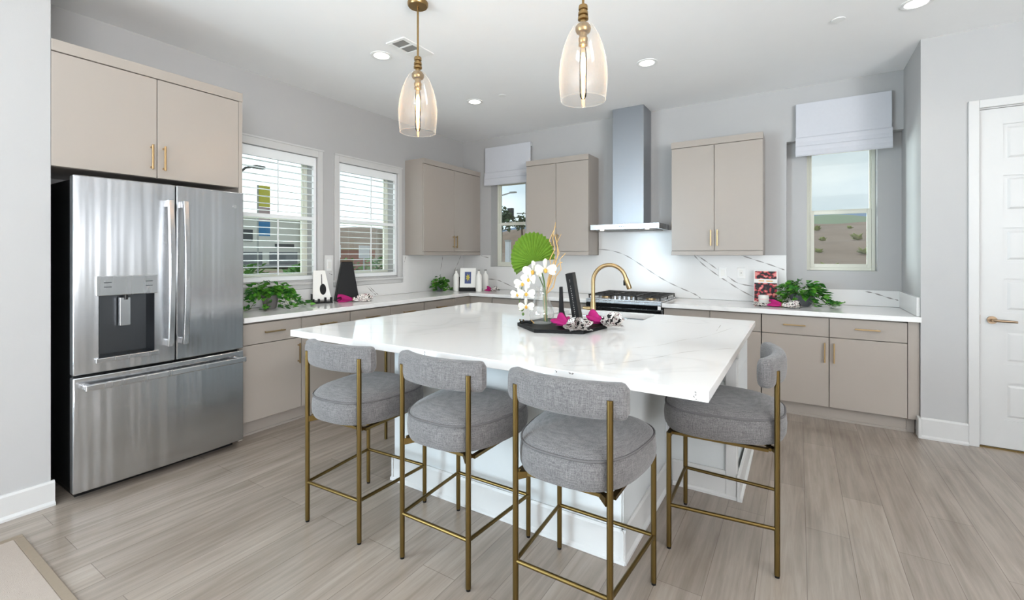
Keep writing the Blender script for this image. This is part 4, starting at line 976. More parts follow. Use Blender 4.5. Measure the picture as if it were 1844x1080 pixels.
# ================================================================== PLANTS AND DECOR
def leaf(mb, p, d, size, roll):
    d = d.normalized(); s_ = d.cross(Vector((0, 0, 1)))
    if s_.length < 0.1: s_ = Vector((1, 0, 0))
    s_.normalize(); n_ = s_.cross(d); s2 = s_ * math.cos(roll) + n_ * math.sin(roll); n2 = s2.cross(d)
    L, w = size, size * 0.46
    q = [p, p + d * L * 0.22 + s2 * w * 0.85 + n2 * w * 0.25, p + d * L * 0.60 + s2 * w * 0.62 + n2 * w * 0.22, p + d * L, p + d * L * 0.60 - s2 * w * 0.62 + n2 * w * 0.22, p + d * L * 0.22 - s2 * w * 0.85 + n2 * w * 0.25, p + d * L * 0.5 - n2 * w * 0.05]
    mb.add(q, [(0, 1, 6), (1, 2, 6), (2, 3, 6), (3, 4, 6), (4, 5, 6), (5, 0, 6)])
def ivy(label, pos, pot_prof, pot_mat, rx, ry, h, n, trails, seed, size=0.055, xmin=None, ymax=None):
    r = random.Random(seed)
    t = thing('potted_ivy', label, 'potted plant', pos)
    pt = MB().lathe(pot_prof, (0, 0, 0), 32, True).build('pot', pot_mat, t, smooth=True)
    zt = pot_prof[-1][1]
    rt = min(x for x, z in pot_prof[-2:]) - 0.004
    MB().lathe([(0.0, zt - 0.012), (rt, zt - 0.012)], (0, 0, 0), 20).build('soil', 'soil', pt)
    mbs = [MB(), MB()]; ms = MB()
    def put(q, d, s_):
        if xmin is not None and pos[0] + q.x < xmin: q.x = xmin - pos[0] + r.uniform(0, 0.02); d.x = abs(d.x)
        if ymax is not None and pos[1] + q.y > ymax: q.y = ymax - pos[1] - r.uniform(0, 0.02); d.y = -abs(d.y)
        q.z = max(q.z, 0.008)
        if q.z < 0.03: d.z = abs(d.z) * 0.3 + 0.12
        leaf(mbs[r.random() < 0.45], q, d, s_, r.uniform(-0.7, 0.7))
    for i in range(n):
        a = r.uniform(0, 2 * PI); u = r.uniform(-0.25, 1.0); k = r.uniform(0.55, 1.0)
        cz = math.sqrt(max(0, 1 - u * u)) if u > 0 else 1
        q = Vector((rx * math.cos(a) * cz * k, ry * math.sin(a) * cz * k, zt + u * h * k))
        d = Vector((math.cos(a), math.sin(a), r.uniform(-0.9, 0.5)))
        put(q, d, size * r.uniform(0.7, 1.25))
    for (a, L) in trails:
        pts = []
        for i in range(12):
            s_ = i / 11; rad = 0.05 + L * s_
            z = zt + 0.05 * math.sin(PI * min(1, s_ * 2)) - (zt) * min(1, (s_ * 1.25) ** 2) * 0.97
            q = Vector((rad * math.cos(a), rad * math.sin(a), max(0.012, z)))
            if xmin is not None: q.x = max(q.x, xmin - pos[0] + 0.01)
            if ymax is not None: q.y = min(q.y, ymax - pos[1] - 0.01)
            pts.append(q)
            for _ in range(3): put(q + Vector((r.uniform(-0.03, 0.03), r.uniform(-0.03, 0.03), r.uniform(-0.005, 0.03))), Vector((math.cos(a) + r.uniform(-1, 1), math.sin(a) + r.uniform(-1, 1), r.uniform(-0.4, 0.4))), size * r.uniform(0.6, 1.0))
        ms.tube(pts, 0.002, 6)
    mbs[0].build('foliage', 'leaf', t, recalc=False); mbs[1].build('dark_foliage', 'leaf2', t, recalc=False)  # second, darker leaf tone mixed in at random
    if trails: ms.build('vines', 'stem', t, smooth=True)
    return t
CT = 0.9155
ivy('trailing green ivy in a grey pot on the worktop beside the refrigerator', (0.19, -2.985, CT), [(0.045, 0), (0.052, 0.01), (0.070, 0.12), (0.066, 0.12)], 'pot', 0.13, 0.21, 0.13, 190, [(1.2, 0.26), (1.6, 0.32), (-1.3, 0.22), (0.6, 0.16), (-0.7, 0.16), (0.1, 0.14)], 3, xmin=0.10)
ivy('bushy green ivy in a dark grey bowl on the right worktop below the shaded window', (4.185, -0.225, CT), [(0.05, 0), (0.075, 0.02), (0.10, 0.07), (0.105, 0.11), (0.098, 0.11)], 'bowl', 0.20, 0.14, 0.14, 210, [(0.1, 0.24), (0.35, 0.22), (-0.35, 0.22), (3.3, 0.15), (-0.9, 0.14), (2.8, 0.12)], 5, ymax=0.06)
ivy('small green ivy tucked in the back corner of the worktop beside a white bottle', (0.150, -0.690, CT), [(0.04, 0), (0.05, 0.05), (0.055, 0.08), (0.05, 0.08)], 'bowl', 0.09, 0.11, 0.13, 110, [(1.0, 0.10), (-1.2, 0.10), (-0.4, 0.12)], 9, 0.05, xmin=0.085)

def bottle(label, x, y, h=0.285):
    t = thing('ceramic_bottle', label, 'bottle', (x, y, CT))
    k = h / 0.285
    MB().lathe([(0.034, 0), (0.038, 0.004), (0.040, 0.02), (0.040, 0.19 * k), (0.034, 0.215 * k), (0.019, 0.235 * k), (0.014, 0.250 * k), (0.014, 0.268 * k)], (0, 0, 0), 28, True, True).build('bottle_body', 'white_ceramic', t, smooth=True)
    MB().lathe([(0.011, 0.268 * k), (0.016, 0.270 * k), (0.016, 0.285 * k), (0.0, 0.286 * k)], (0, 0, 0), 20).build('stopper', 'grille', t, smooth=True)
bottle('white ceramic bottle at the corner, left of the framed print', 0.330, -0.560)
bottle('white ceramic bottle immediately right of the framed print', 0.648, -0.490)
bottle('white ceramic bottle behind another, farthest right of the three near the corner', 0.600, -0.275, 0.28)

# framed print on an easel
t = thing('framed_print', 'white matted print of a yellow flower on a black easel', 'picture', (0.490, -0.520, CT), 0.50)
th = 0.16
def lean(mb): 
    for i, p in enumerate(mb.v):
        y, z = p.y, p.z - 0.045
        mb.v[i] = Vector((p.x, y * math.cos(th) + z * math.sin(th), 0.045 + z * math.cos(th) - y * math.sin(th)))
    return mb
f_ = lean(MB().box(-0.105, 0.105, -0.009, 0.009, 0.048, 0.305)).build('frame', 'white_ceramic', t, bevel=0.003)
lean(MB().box(-0.042, 0.042, -0.0105, -0.0092, 0.100, 0.255)).build('print', 'deco_blue', f_)
mb = MB()
for a in range(7):
    an = a * 2 * PI / 7; mb.add([(0, -0.0112, 0.18), (0.018 * math.cos(an - 0.4), -0.0112, 0.18 + 0.026 * math.sin(an - 0.4)), (0.030 * math.cos(an), -0.0112, 0.18 + 0.055 * math.sin(an)), (0.018 * math.cos(an + 0.4), -0.0112, 0.18 + 0.026 * math.sin(an + 0.4))], [(0, 1, 2, 3)])
lean(mb).build('flower_motif', 'deco_yellow', f_, recalc=False)
mb = MB(); mb.box(-0.10, 0.10, -0.03, 0.01, 0.0, 0.045).box(-0.118, -0.104, 0.01, 0.022, 0.0, 0.19).box(0.104, 0.118, 0.01, 0.022, 0.0, 0.19).box(-0.008, 0.008, 0.06, 0.10, 0.0, 0.05).box(-0.118, 0.118, 0.01, 0.022, 0.0, 0.03)
mb.build('easel', 'black', t, bevel=0.002)

# white plaque with black spoon on black easel (left worktop)
t = thing('spoon_plaque', 'white leaning plaque with a black spoon shape, between ivy and black tapered box', 'plaque', (0.165, -2.455, CT), 1.15)
th = 0.20
mb = MB(); vs = [(-0.080, -0.006, 0.03), (0.095, -0.006, 0.03), (0.045, -0.006, 0.325), (-0.066, -0.006, 0.325)]
mb.add(vs + [(x, 0.006, z) for x, _, z in vs], [(0, 1, 2, 3), (7, 6, 5, 4)] + [(k, (k + 1) % 4, 4 + (k + 1) % 4, 4 + k) for k in range(4)])
pl_ = lean(mb).build('board', 'white_ceramic', t, bevel=0.002)
mb = MB(); N = 28
mb.add([(0.018 + 0.030 * math.cos(2 * PI * k / N), -0.008, 0.135 + 0.055 * math.sin(2 * PI * k / N)) for k in range(N)] + [(0.018 + 0.030 * math.cos(2 * PI * k / N), -0.005, 0.135 + 0.055 * math.sin(2 * PI * k / N)) for k in range(N)], [tuple(range(N))] + [(k, (k + 1) % N, N + (k + 1) % N, N + k) for k in range(N)])
mb.box(0.006, 0.013, -0.008, -0.005, 0.185, 0.285); lean(mb).build('spoon_motif', 'black', pl_, recalc=False)
mb = MB(); mb.box(-0.085, 0.10, -0.045, 0.02, 0.0, 0.012)
for x in (-0.08, -0.03, 0.03, 0.085): mb.box(x - 0.008, x + 0.010, -0.05, -0.02, 0.0, 0.045 + 0.012 * (x > 0))
mb.box(-0.09, -0.078, 0.0, 0.05, 0.0, 0.09)
mb.build('easel', 'black', t, bevel=0.003)
# black tapered box
t = thing('tapered_box', 'tall black tapered box standing in front of the second shuttered window', 'vase', (0.175, -2.165, CT), 1.10)
mb = MB(); b0, b1, h = 0.118, 0.054, 0.402
vs = [(-b0, -0.06, 0), (b0, -0.06, 0), (b0, 0.06, 0), (-b0, 0.06, 0), (-b1, -0.032, h), (b1, -0.032, h), (b1, 0.032, h), (-b1, 0.032, h)]
mb.add(vs, [(0, 3, 2, 1), (4, 5, 6, 7), (0, 1, 5, 4), (1, 2, 6, 5), (2, 3, 7, 6), (3, 0, 4, 7)]).build('box_body', 'black', t, bevel=0.004)
MB().box(-0.056, 0.056, -0.034, 0.034, h + 0.0005, h + 0.020).build('top_block', 'bark', t, bevel=0.003)

def napkin(label, pos, rz, L=0.20, W=0.07, H=0.05, seed=1, ring=True):
    r = random.Random(seed)
    t = thing('cloth_napkin', label, 'napkin', pos, rz)
    ph = r.uniform(0, 6)
    def lobe(s0, s1, wide):
        mb = MB()
        def fn(u, v):
            s_ = s0 + (s1 - s0) * v
            a = 2 * PI * u; k = abs(v); fold = 1 + (0.10 + 0.28 * k) * math.sin(5 * a + ph + 2 * v)
            rw = (0.016 + (wide - 0.016) * k ** 0.8) * fold; rh = (0.016 + (H - 0.016) * math.sin(min(1, k * 1.1) * PI * 0.55) * 0.75) * fold
            z = rh * math.sin(a) * (0.5 if math.sin(a) < 0 else 1)
            return (s_ + 0.02 * k * math.sin(3 * a + ph), rw * math.cos(a), max(0.002, 0.020 + z))
        mb.grid(fn, 40, 14, True); return mb
    lobe(0.0, -L * 0.42, W * 0.8).build('magenta_fold', 'magenta', t, smooth=True, recalc=False)
    lobe(0.0, L * 0.58, W * 1.15).build('patterned_fold', 'patterned', t, smooth=True, recalc=False)
    if ring: MB().tube([(0.0, 0.020 * math.cos(2 * PI * k / 20), 0.021 + 0.019 * math.sin(2 * PI * k / 20)) for k in range(20)], 0.003, 8, True).build('napkin_ring', 'brass', t, smooth=True)
    return t
napkin('magenta napkin with printed end lying before the black tapered box', (0.31, -2.20, CT), 1.05, 0.30, 0.055, 0.055, 2)
napkin('small printed napkin with magenta tip near the corner bottles', (0.755, -0.36, CT), 0.2, 0.13, 0.06, 0.05, 3)
napkin('magenta and printed napkin twisted in front of the flower-covered book', (4.030, -0.470, CT), -0.25, 0.22, 0.05, 0.05, 4)
napkin('bright magenta napkin with printed fan spilling over the tray front', (2.945, -2.680, 0.9382), -0.65, 0.24, 0.072, 0.058, 5, False)
napkin('dark magenta napkin with printed fan at the tray end nearest the faucet', (3.075, -2.455, 0.9382), -0.35, 0.21, 0.062, 0.066, 6, False)

# cookbook, cup
t = thing('cookbook', 'upright book with red flower cover behind a white cup', 'book', (3.880, -0.130, CT), 0.04)
th = 0.14
bk_ = MB(); bk_.box(-0.102, 0.102, -0.011, 0.011, 0.0, 0.320)
for i, p in enumerate(bk_.v): bk_.v[i] = Vector((p.x, p.y * math.cos(th) + p.z * math.sin(th), p.z * math.cos(th) - p.y * math.sin(th) + 0.0018))
bk = bk_.build('cover', 'white_ceramic', t, bevel=0.001)
def tilt(mb):
    for i, p in enumerate(mb.v): mb.v[i] = Vector((p.x, p.y * math.cos(th) + p.z * math.sin(th), p.z * math.cos(th) - p.y * math.sin(th) + 0.0018))
    return mb
tilt(MB().box(-0.094, 0.094, -0.0125, -0.0112, 0.235, 0.312)).build('upper_photo', 'cover_photo', bk)
tilt(MB().box(-0.098, 0.098, -0.0125, -0.0112, 0.010, 0.196)).build('lower_photo', 'cover_photo', bk)
mb = MB()
for i, (a, b) in enumerate(((-0.060, -0.012), (0.006, 0.062))): mb.box(a, b, -0.0122, -0.0112, 0.211, 0.219)
tilt(mb).build('title_marks', 'lip', bk)
t = thing('ceramic_cup', 'small white cup standing in front of the flower-covered book', 'cup', (3.872, -0.275, CT))
MB().lathe([(0.036, 0.0), (0.042, 0.004), (0.046, 0.088), (0.043, 0.088), (0.040, 0.012), (0.0, 0.010)], (0, 0, 0), 32, True).build('cup_body', 'white_ceramic', t, smooth=True)
mb = MB(); mb.lathe([(0.0445, 0.045), (0.0462, 0.045), (0.0466, 0.060), (0.0448, 0.060)], (0, 0, 0), 32).build('pink_band', 'pinkish', t, smooth=True)
t = thing('serving_dish', 'dark patterned shallow dish under the white cup', 'dish', (3.872, -0.415, CT))
MB().lathe([(0.0, 0.0), (0.050, 0.0), (0.085, 0.016), (0.082, 0.019), (0.048, 0.005), (0.0, 0.005)], (0, 0, 0), 32).build('dish_body', 'patterned', t, smooth=True)

# ---- tray arrangement on the island
t = thing('serving_tray', 'black hexagonal tray on the island', 'tray', (2.835, -2.555, CT))
R0 = 0.295; hexa = [(R0 * math.cos(math.radians(202 + 60 * k)), R0 * math.sin(math.radians(202 + 60 * k))) for k in range(6)]
MB().prism(hexa, 0.0003, 0.014).build('tray_base', 'black', t, bevel=0.002)
mb = MB()
for k in range(6):
    a = Vector(hexa[k]); b = Vector(hexa[(k + 1) % 6]); ai, bi = a * 0.965, b * 0.965
    mb.prism([tuple(a), tuple(b), tuple(bi), tuple(ai)], 0.0143, 0.022)
mb.build('rim', 'black', t, bevel=0.001)
TZ = CT + 0.0145
vp = Vector((2.690, -2.560, TZ))
t = thing('glass_vase', 'clear teardrop glass vase holding the flowers', 'vase', vp)
MB().lathe([(0.0, 0.004), (0.062, 0.004), (0.078, 0.025), (0.084, 0.055), (0.078, 0.095), (0.060, 0.140), (0.044, 0.180), (0.038, 0.215), (0.044, 0.245)], (0, 0, 0), 40).build('vase_body', 'vase_glass', t, smooth=True)
MB().lathe([(0.0, 0.0002), (0.062, 0.0002), (0.064, 0.004), (0.0, 0.006)], (0, 0, 0), 32).build('vase_foot', 'vase_glass', t, smooth=True)
CR = Vector((math.cos(0.42), math.sin(0.42), 0)); CF = Vector((-math.sin(0.42), math.cos(0.42), 0)); UZ = Vector((0, 0, 1))
# palm leaf
t = thing('palm_leaf', 'round pleated green palm leaf standing in the glass vase', 'leaf', vp)
hub = Vector((0.010, 0.02, 0.412)) + CR * -0.075
mb = MB(); NP = 44; vs = [tuple(hub)]
for k in range(NP + 1):
    a = math.radians(6 + 206 * k / NP)
    rad = 0.212 * (0.80 + 0.20 * math.sin(PI * k / NP)) * (1.0 if k % 2 == 0 else 0.93)
    off = (0.012 if k % 2 == 0 else -0.012)
    q = hub + CR * (rad * math.cos(a)) * 0.86 + UZ * (rad * math.sin(a)) + CF * (off + 0.05 * (rad / 0.2) ** 2)
    mid = hub + (CR * (math.cos(a)) * 0.86 + UZ * math.sin(a)) * rad * 0.5 + CF * (off * 0.6 + 0.014)
    vs += [tuple(mid), tuple(q)]
fs = []
for k in range(NP):
    a, b, c_, d_ = 1 + 2 * k, 2 + 2 * k, 3 + 2 * k, 4 + 2 * k
    fs += [(0, a, c_), (a, b, d_, c_)]
mb.add(vs, fs).build('leaf_blade', 'palm', t, recalc=False, thick=0.0012)
MB().tube([(0.02, 0.0, 0.012), (0.010, 0.006, 0.12), (0.004, 0.012, 0.25), tuple(hub)], [0.004, 0.004, 0.0035, 0.003], 8).build('leaf_stalk', 'stem', t, smooth=True)
# orchid spray
t = thing('orchid_spray', 'arching white orchid spray in the glass vase', 'flower', vp)
def W_(a, b, z): return CR * a + CF * b + UZ * z
sp = [W_(0.035, -0.01, 0.012), W_(0.030, -0.012, 0.14), W_(0.018, -0.02, 0.28), W_(-0.002, -0.03, 0.370), W_(-0.045, -0.04, 0.385), W_(-0.095, -0.045, 0.33), W_(-0.130, -0.045, 0.24), W_(-0.145, -0.045, 0.155), W_(-0.146, -0.045, 0.085)]
MB().tube([tuple(p) for p in sp], [0.006, 0.006, 0.005, 0.0045, 0.004, 0.0035, 0.003, 0.0025, 0.002], 10).build('flower_stem', 'stem', t, smooth=True)
def flower(cn, nrm, s_):
    nrm = nrm.normalized(); e1 = nrm.cross(UZ).normalized(); e2 = e1.cross(nrm)
    mb = MB()
    for k, (an, L, w) in enumerate(((90, 1.0, 0.42), (205, 0.95, 0.40), (335, 0.95, 0.40), (12, 1.0, 0.72), (168, 1.0, 0.72))):
        a = math.radians(an); d1 = e1 * math.cos(a) + e2 * math.sin(a); d2 = -e1 * math.sin(a) + e2 * math.cos(a)
        lift = nrm * (0.0015 * k); vs = [cn + lift]; n_ = 12
        for i in range(1, n_):
            u = i / n_; 
        ring = []
        for i in range(14):
            ph = 2 * PI * i / 14; u = 0.5 - 0.5 * math.cos(ph); v = math.sin(ph)
            ring.append(cn + lift + d1 * (u * L * s_) + d2 * (v * w * s_ * 0.5 * (0.4 + 0.9 * u)) + nrm * (0.18 * s_ * u * u - 0.10 * s_ * v * v))
        mid = cn + lift + d1 * (0.5 * L * s_) + nrm * 0.10 * s_
        mb.add([tuple(mid)] + [tuple(p) for p in ring], [(0, 1 + i, 1 + (i + 1) % 14) for i in range(14)])
    f = mb.build('flower', 'petal', t, recalc=False, smooth=False)
    lp = cn + nrm * (0.16 * s_) - e2 * 0.10 * s_
    MB().ball(tuple(lp), s_ * 0.16, s_ * 0.16, s_ * 0.22, 10).build('flower_lip', 'lip', f, smooth=True)
FN = -CF
for a, b, z, s_, nx in ((0.030, -0.090, 0.362, 0.074, 0.30), (-0.050, -0.080, 0.350, 0.072, -0.2), (-0.075, -0.095, 0.300, 0.060, -0.5), (-0.118, -0.080, 0.270, 0.060, -0.25), (-0.095, -0.090, 0.205, 0.060, 0.1), (-0.150, -0.085, 0.200, 0.052, -0.4), (-0.098, -0.080, 0.120, 0.055, 0.25)):
    flower(W_(a, b, z), FN + CR * nx + UZ * 0.1, s_)
for a, z, s_ in ((-0.128, 0.100, 0.014), (-0.120, 0.066, 0.009)): MB().ball(tuple(W_(a, -0.055, z)), s_, s_, s_ * 1.2, 12).build('flower_bud', 'stem', t, smooth=True)
# gold twigs
t = thing('gold_twig', 'pale gold twisted twigs rising behind the palm leaf', 'twig', vp)
r_ = random.Random(4)
TW = [(0.030, [(0.046, 0.30), (0.066, 0.37), (0.058, 0.43), (0.082, 0.50), (0.070, 0.57), (0.092, 0.68)]), (0.025, [(0.060, 0.26), (0.094, 0.34), (0.084, 0.41), (0.112, 0.47), (0.100, 0.54), (0.126, 0.60)]),
      (0.020, [(0.072, 0.24), (0.090, 0.31), (0.128, 0.36), (0.120, 0.43), (0.152, 0.47)]), (0.035, [(0.052, 0.35), (0.080, 0.43), (0.066, 0.50), (0.048, 0.56), (0.090, 0.655)]), (0.028, [(0.062, 0.32), (0.110, 0.40), (0.140, 0.41)]), (0.030, [(0.078, 0.36), (0.102, 0.44), (0.098, 0.51), (0.086, 0.60)])]
for j, (a0, tops) in enumerate(TW):
    pts = [W_(a0, 0.012 + 0.004 * j, 0.014), W_(a0 - 0.004, 0.014 + 0.004 * j, 0.18)]
    for x, z in tops: pts.append(W_(x + r_.uniform(-0.006, 0.006), 0.03 + 0.010 * j + r_.uniform(-0.01, 0.01), z))
    MB().tube([tuple(p) for p in pts], [0.0035, 0.0035] + [0.0042 - 0.0005 * i for i in range(len(tops))], 7).build('twig_branch', 'twig', t, smooth=True)
# books and stand
t = thing('upright_book', 'tall black book standing on the tray with pale spine lettering', 'book', (2.898, -2.455, TZ), 0.30)
tl = -0.16
def sway(mb):
    for i, p in enumerate(mb.v): mb.v[i] = Vector((p.x * math.cos(tl) + p.z * math.sin(tl), p.y, p.z * math.cos(tl) - p.x * math.sin(tl) + 0.0045))
    return mb
bk = sway(MB().box(-0.024, 0.024, 0.0, 0.17, 0.0, 0.335)).build('cover', 'black', t, bevel=0.003)
sway(MB().box(-0.019, 0.019, 0.010, 0.168, 0.3352, 0.3358)).build('page_edge', 'pot', bk)
mb = MB(); r_ = random.Random(2); z = 0.045
while z < 0.29:
    h_ = r_.uniform(0.005, 0.014); mb.box(-0.004, 0.004 - r_.uniform(0, 0.004), -0.0012, -0.0004, z, z + h_ * 0.7); z += h_ + (0.004 if r_.random() < 0.8 else 0.022)
sway(mb).build('spine_lettering', 'lettering', bk)
t = thing('flared_stand', 'black flared stand tapering upward, between vase and upright book', 'ornament', (2.800, -2.490, TZ), 0.35)
prof = [(0.010, 0.245), (0.012, 0.20), (0.014, 0.14), (0.018, 0.09), (0.028, 0.05), (0.050, 0.018), (0.060, 0.0)]
vs = []
for y in (-0.022, 0.022):
    vs += [(-0.014, y, 0.0), (-0.010, y, 0.245)] + [(w, y, z) for w, z in prof]
n = len(vs) // 2
MB().add(vs, [tuple(range(n)), tuple(range(n, 2 * n))[::-1]] + [(i, (i + 1) % n, n + (i + 1) % n, n + i) for i in range(n)]).build('stand_body', 'black', t, bevel=0.002)
t = thing('gold_ornament', 'small black and gold ornament lying at the left end of the tray', 'ornament', (2.625, -2.650, TZ), 0.5)
MB().tube([(-0.035, 0, 0.012), (0.0, 0.01, 0.014), (0.035, -0.005, 0.012)], [0.011, 0.009, 0.011], 10).build('black_knot', 'black', t, smooth=True)
MB().tube([(-0.04, 0.012, 0.006), (-0.045, -0.01, 0.032), (-0.02, -0.012, 0.03), (-0.015, 0.014, 0.006)], 0.0045, 8).build('gold_loop', 'brass', t, smooth=True)
MB().tube([(0.02, 0.02, 0.006), (0.03, -0.016, 0.028), (0.05, -0.014, 0.008)], 0.0045, 8).build('gold_hook', 'brass', t, smooth=True)

# ---- area rug edge at lower left
t = thing('area_rug', 'beige area rug whose bound corner enters at the lower left', 'rug', (1.6, -5.2, 0))
MB(t.location).box(0.93, 2.3, -6.2, -4.68, 0.0005, 0.008).build('rug_pile', 'rug', t, bevel=0.003)
MB(t.location).box(0.893, 0.93, -6.2, -4.645, 0.0005, 0.007).box(0.93, 2.3, -4.68, -4.645, 0.0005, 0.007).build('rug_binding', 'rug_edge', t, bevel=0.002)

# ================================================================== OUTSIDE
def terrain(name, x0, x1, y0, y1, nx, ny, fn, m):
    mb = MB(); mb.grid(lambda u, v: (x0 + (x1 - x0) * u, y0 + (y1 - y0) * v, fn(x0 + (x1 - x0) * u, y0 + (y1 - y0) * v)), nx, ny)
    o = mb.build(name, m, None, smooth=True, recalc=False); return structure(o)
sstep = lambda a, b, x: (lambda t_: t_ * t_ * (3 - 2 * t_))(min(1, max(0, (x - a) / (b - a))))
def gz(x, y):
    left = 0.016 * max(0, -x - 4)
    slope = sstep(6, 44, y) * 4.0 * sstep(-34, -8, x)
    return -0.25 + left * (1 - sstep(10, 40, y)) + slope + 0.12 * math.sin(x * 0.7) * math.sin(y * 0.9)
terrain('ground', -160, 60, -60, 90, 111, 101, lambda x, y: gz(x, y) - 0.8 * sstep(4, 8, y) * sstep(-30, -26, x) * sstep(48, 44, y) * sstep(48, 44, x) if True else 0, 'ground')
terrain('hill_1', -30, 46, 4, 46, 60, 50, lambda x, y: gz(x, y) + 0.05 + 0.10 * math.sin(x * 1.3 + y) * math.sin(y * 0.7) + (0.45 if y > 44 else 0), 'hill_brown')
terrain('hill_2', -150, 190, 130, 260, 60, 24, lambda x, y: -6 + sstep(130, 230, y) * (19 + 4 * math.sin(x * 0.030 + 1) + 1.5 * math.sin(x * 0.11)), 'hill_green')
terrain('hill_3', -500, 700, 600, 900, 60, 10, lambda x, y: -10 + sstep(600, 800, y) * (60 + 12 * math.sin(x * 0.011 + 0.6) + 4 * math.sin(x * 0.04)), 'hill_blue')
terrain('hill_4', -260, -110, 60, 260, 24, 60, lambda x, y: -4 + sstep(-100, -180, x) * 0 + sstep(110, 190, -x) * (17 + 3 * math.sin(y * 0.05)) * sstep(96, 112, y), 'hill_brown')
terrain('hill_5', -64, -20, 54, 84, 40, 24, lambda x, y: -1 + sstep(54, 74, y) * (7.2 + 0.5 * math.sin(x * 0.4)) * sstep(-64, -54, x) * sstep(-20, -26, x), 'hill_brown')
# scrub on the dirt slope
for i in range(26):
    x = 3.0 + (i % 5) * 2.0 + rng.uniform(-0.5, 0.5); y = 13 + (i // 5) * 5.0 + rng.uniform(-1, 1); s_ = rng.uniform(0.25, 0.55)
    mb = MB((x, y, gz(x, y) + 0.05))
    for k in range(26):
        a = rng.uniform(0, 2 * PI); leaf(mb, Vector((x, y, gz(x, y) + 0.06)), Vector((math.cos(a), math.sin(a), rng.uniform(0.3, 1.6))), s_ * rng.uniform(0.6, 1.2), 0.3)
    props(mb.build('scrub_bush', 'scrub', None, recalc=False), 'low yellow-green scrub growing on the brown slope outside', 'bush', 'scrub bushes on the slope')
def tree(name, label, x, y, z, h, r, n, seed, s_=0.5, trunk=True):
    q = random.Random(seed); t = thing(name, label, 'tree', (x, y, z))
    mb = MB()
    for i in range(n):
        a = q.uniform(0, 2 * PI); u = q.uniform(-1, 1); k = q.uniform(0.35, 1) ; c_ = math.sqrt(1 - u * u)
        p = Vector((r * c_ * math.cos(a) * k, r * c_ * math.sin(a) * k, h - r + r * u * k))
        leaf(mb, p, Vector((q.uniform(-1, 1), q.uniform(-1, 1), q.uniform(-1, 0.6))), s_ * q.uniform(0.6, 1.2), q.uniform(-1, 1))
    mb.build('crown', 'tree_leaf', t, recalc=False)
    MB().tube([(0, 0, 0), (0.05, 0.02, (h - r) * 0.6), (0, 0, h - r * 0.6)], [0.12, 0.10, 0.06], 10).build('trunk', 'bark', t, smooth=True)
tree('street_tree', 'leafy tree branch seen through the first shuttered window', -5.6, -1.9, gz(-5.6, -1.9), 5.2, 1.35, 420, 11, 0.22)
tree('street_tree', 'dark tree outside the small window left of the hood', -20.69, 32.26, gz(-20.69, 32.26), 6.2 - gz(-20.69, 32.26), 1.3, 300, 12, 0.45)
tree('street_tree', 'smaller dark tree outside the small window beside the traffic signal', -20.2, 35.4, gz(-20.2, 35.4), 5.6 - gz(-20.2, 35.4), 0.8, 160, 13, 0.4)
tree('street_tree', 'thin blue-grey tree seen through the second shuttered window', -19.5, 18.5, gz(-19.5, 18.5), 8.6, 1.5, 190, 14, 0.30)
# house beyond the first window
t = thing('house', 'white two-storey house across the street with grey garage doors', 'house', (-44, 25, gz(-44, 25)))
c = t.location; hz = c.z
MB(c).box(-50, -44, 18, 30, hz - 0.5, hz + 5.4).build('house_wall', 'house_white', t)
MB(c).box(-50.4, -43.6, 17.6, 30.4, hz + 5.4, hz + 5.7).build('roof', 'garage_grey', t)
MB(c).box(-44.0, -43.4, 26.0, 28.2, hz, hz + 4.9).build('entry_tower', 'house_tan', t)
for y0_, y1_, z0_, z1_ in ((26.3, 27.9, 3.0, 4.2), (26.3, 27.9, 1.9, 2.7), (23.0, 25.2, 2.2, 2.6), (19.0, 20.6, 2.8, 4.0)):
    MB(c).box(-43.98 if y0_ < 26 else -43.38, -43.9 if y0_ < 26 else -43.3, y0_, y1_, hz + z0_, hz + z1_).build('house_window', 'house_dark', t)
for y0_, y1_ in ((22.4, 25.6), (18.6, 21.6)): MB(c).box(-43.98, -43.9, y0_, y1_, hz, hz + 1.7).build('garage_door', 'garage_grey', t)
t = thing('driveway', 'pale grey driveway in front of the white house', 'driveway', (-39, 24, gz(-39, 24)))
MB(t.location).add([(-43.3, 18, gz(-43, 18) + 0.2), (-34, 15, gz(-34, 15) + 0.2), (-34, 25, gz(-34, 25) + 0.2), (-43.3, 29, gz(-43, 29) + 0.2)], [(0, 1, 2, 3)]).build('paving', 'asphalt', t, thick=0.1)
# lamp post and banner
t = thing('lamp_post', 'dark street lamp post outside the first shuttered window', 'lamp post', (-12.0, 2.9, gz(-12, 2.9)))
MB().cyl((0, 0, 0), (0, 0, 4.35), 0.075, 12).tube([(0, 0, 4.30), (0.15, 0.2, 4.55), (0.3, 0.45, 4.62)], 0.04, 8).build('post', 'pole', t, smooth=True)
MB().box(0.2, 0.4, 0.4, 0.75, 4.56, 4.66).build('lamp_head', 'pole', t)
t = thing('banner_flag', 'tall yellow and blue feather banner outside the first shuttered window', 'banner', (-13.0, 4.15, gz(-13, 4.15)))
MB().cyl((0, 0, 0), (0, 0, 4.1), 0.03, 8).build('banner_pole', 'galv', t)
for nm, z0_, z1_, m_ in (('yellow_band', 3.30, 4.10, 'bn_yellow'), ('rose_band', 2.75, 3.29, 'bn_rose'), ('blue_band', 2.2, 2.74, 'bn_blue')):
    MB().box(-0.01, 0.02, 0.03, 0.46, z0_, z1_).build(nm, m_, t)
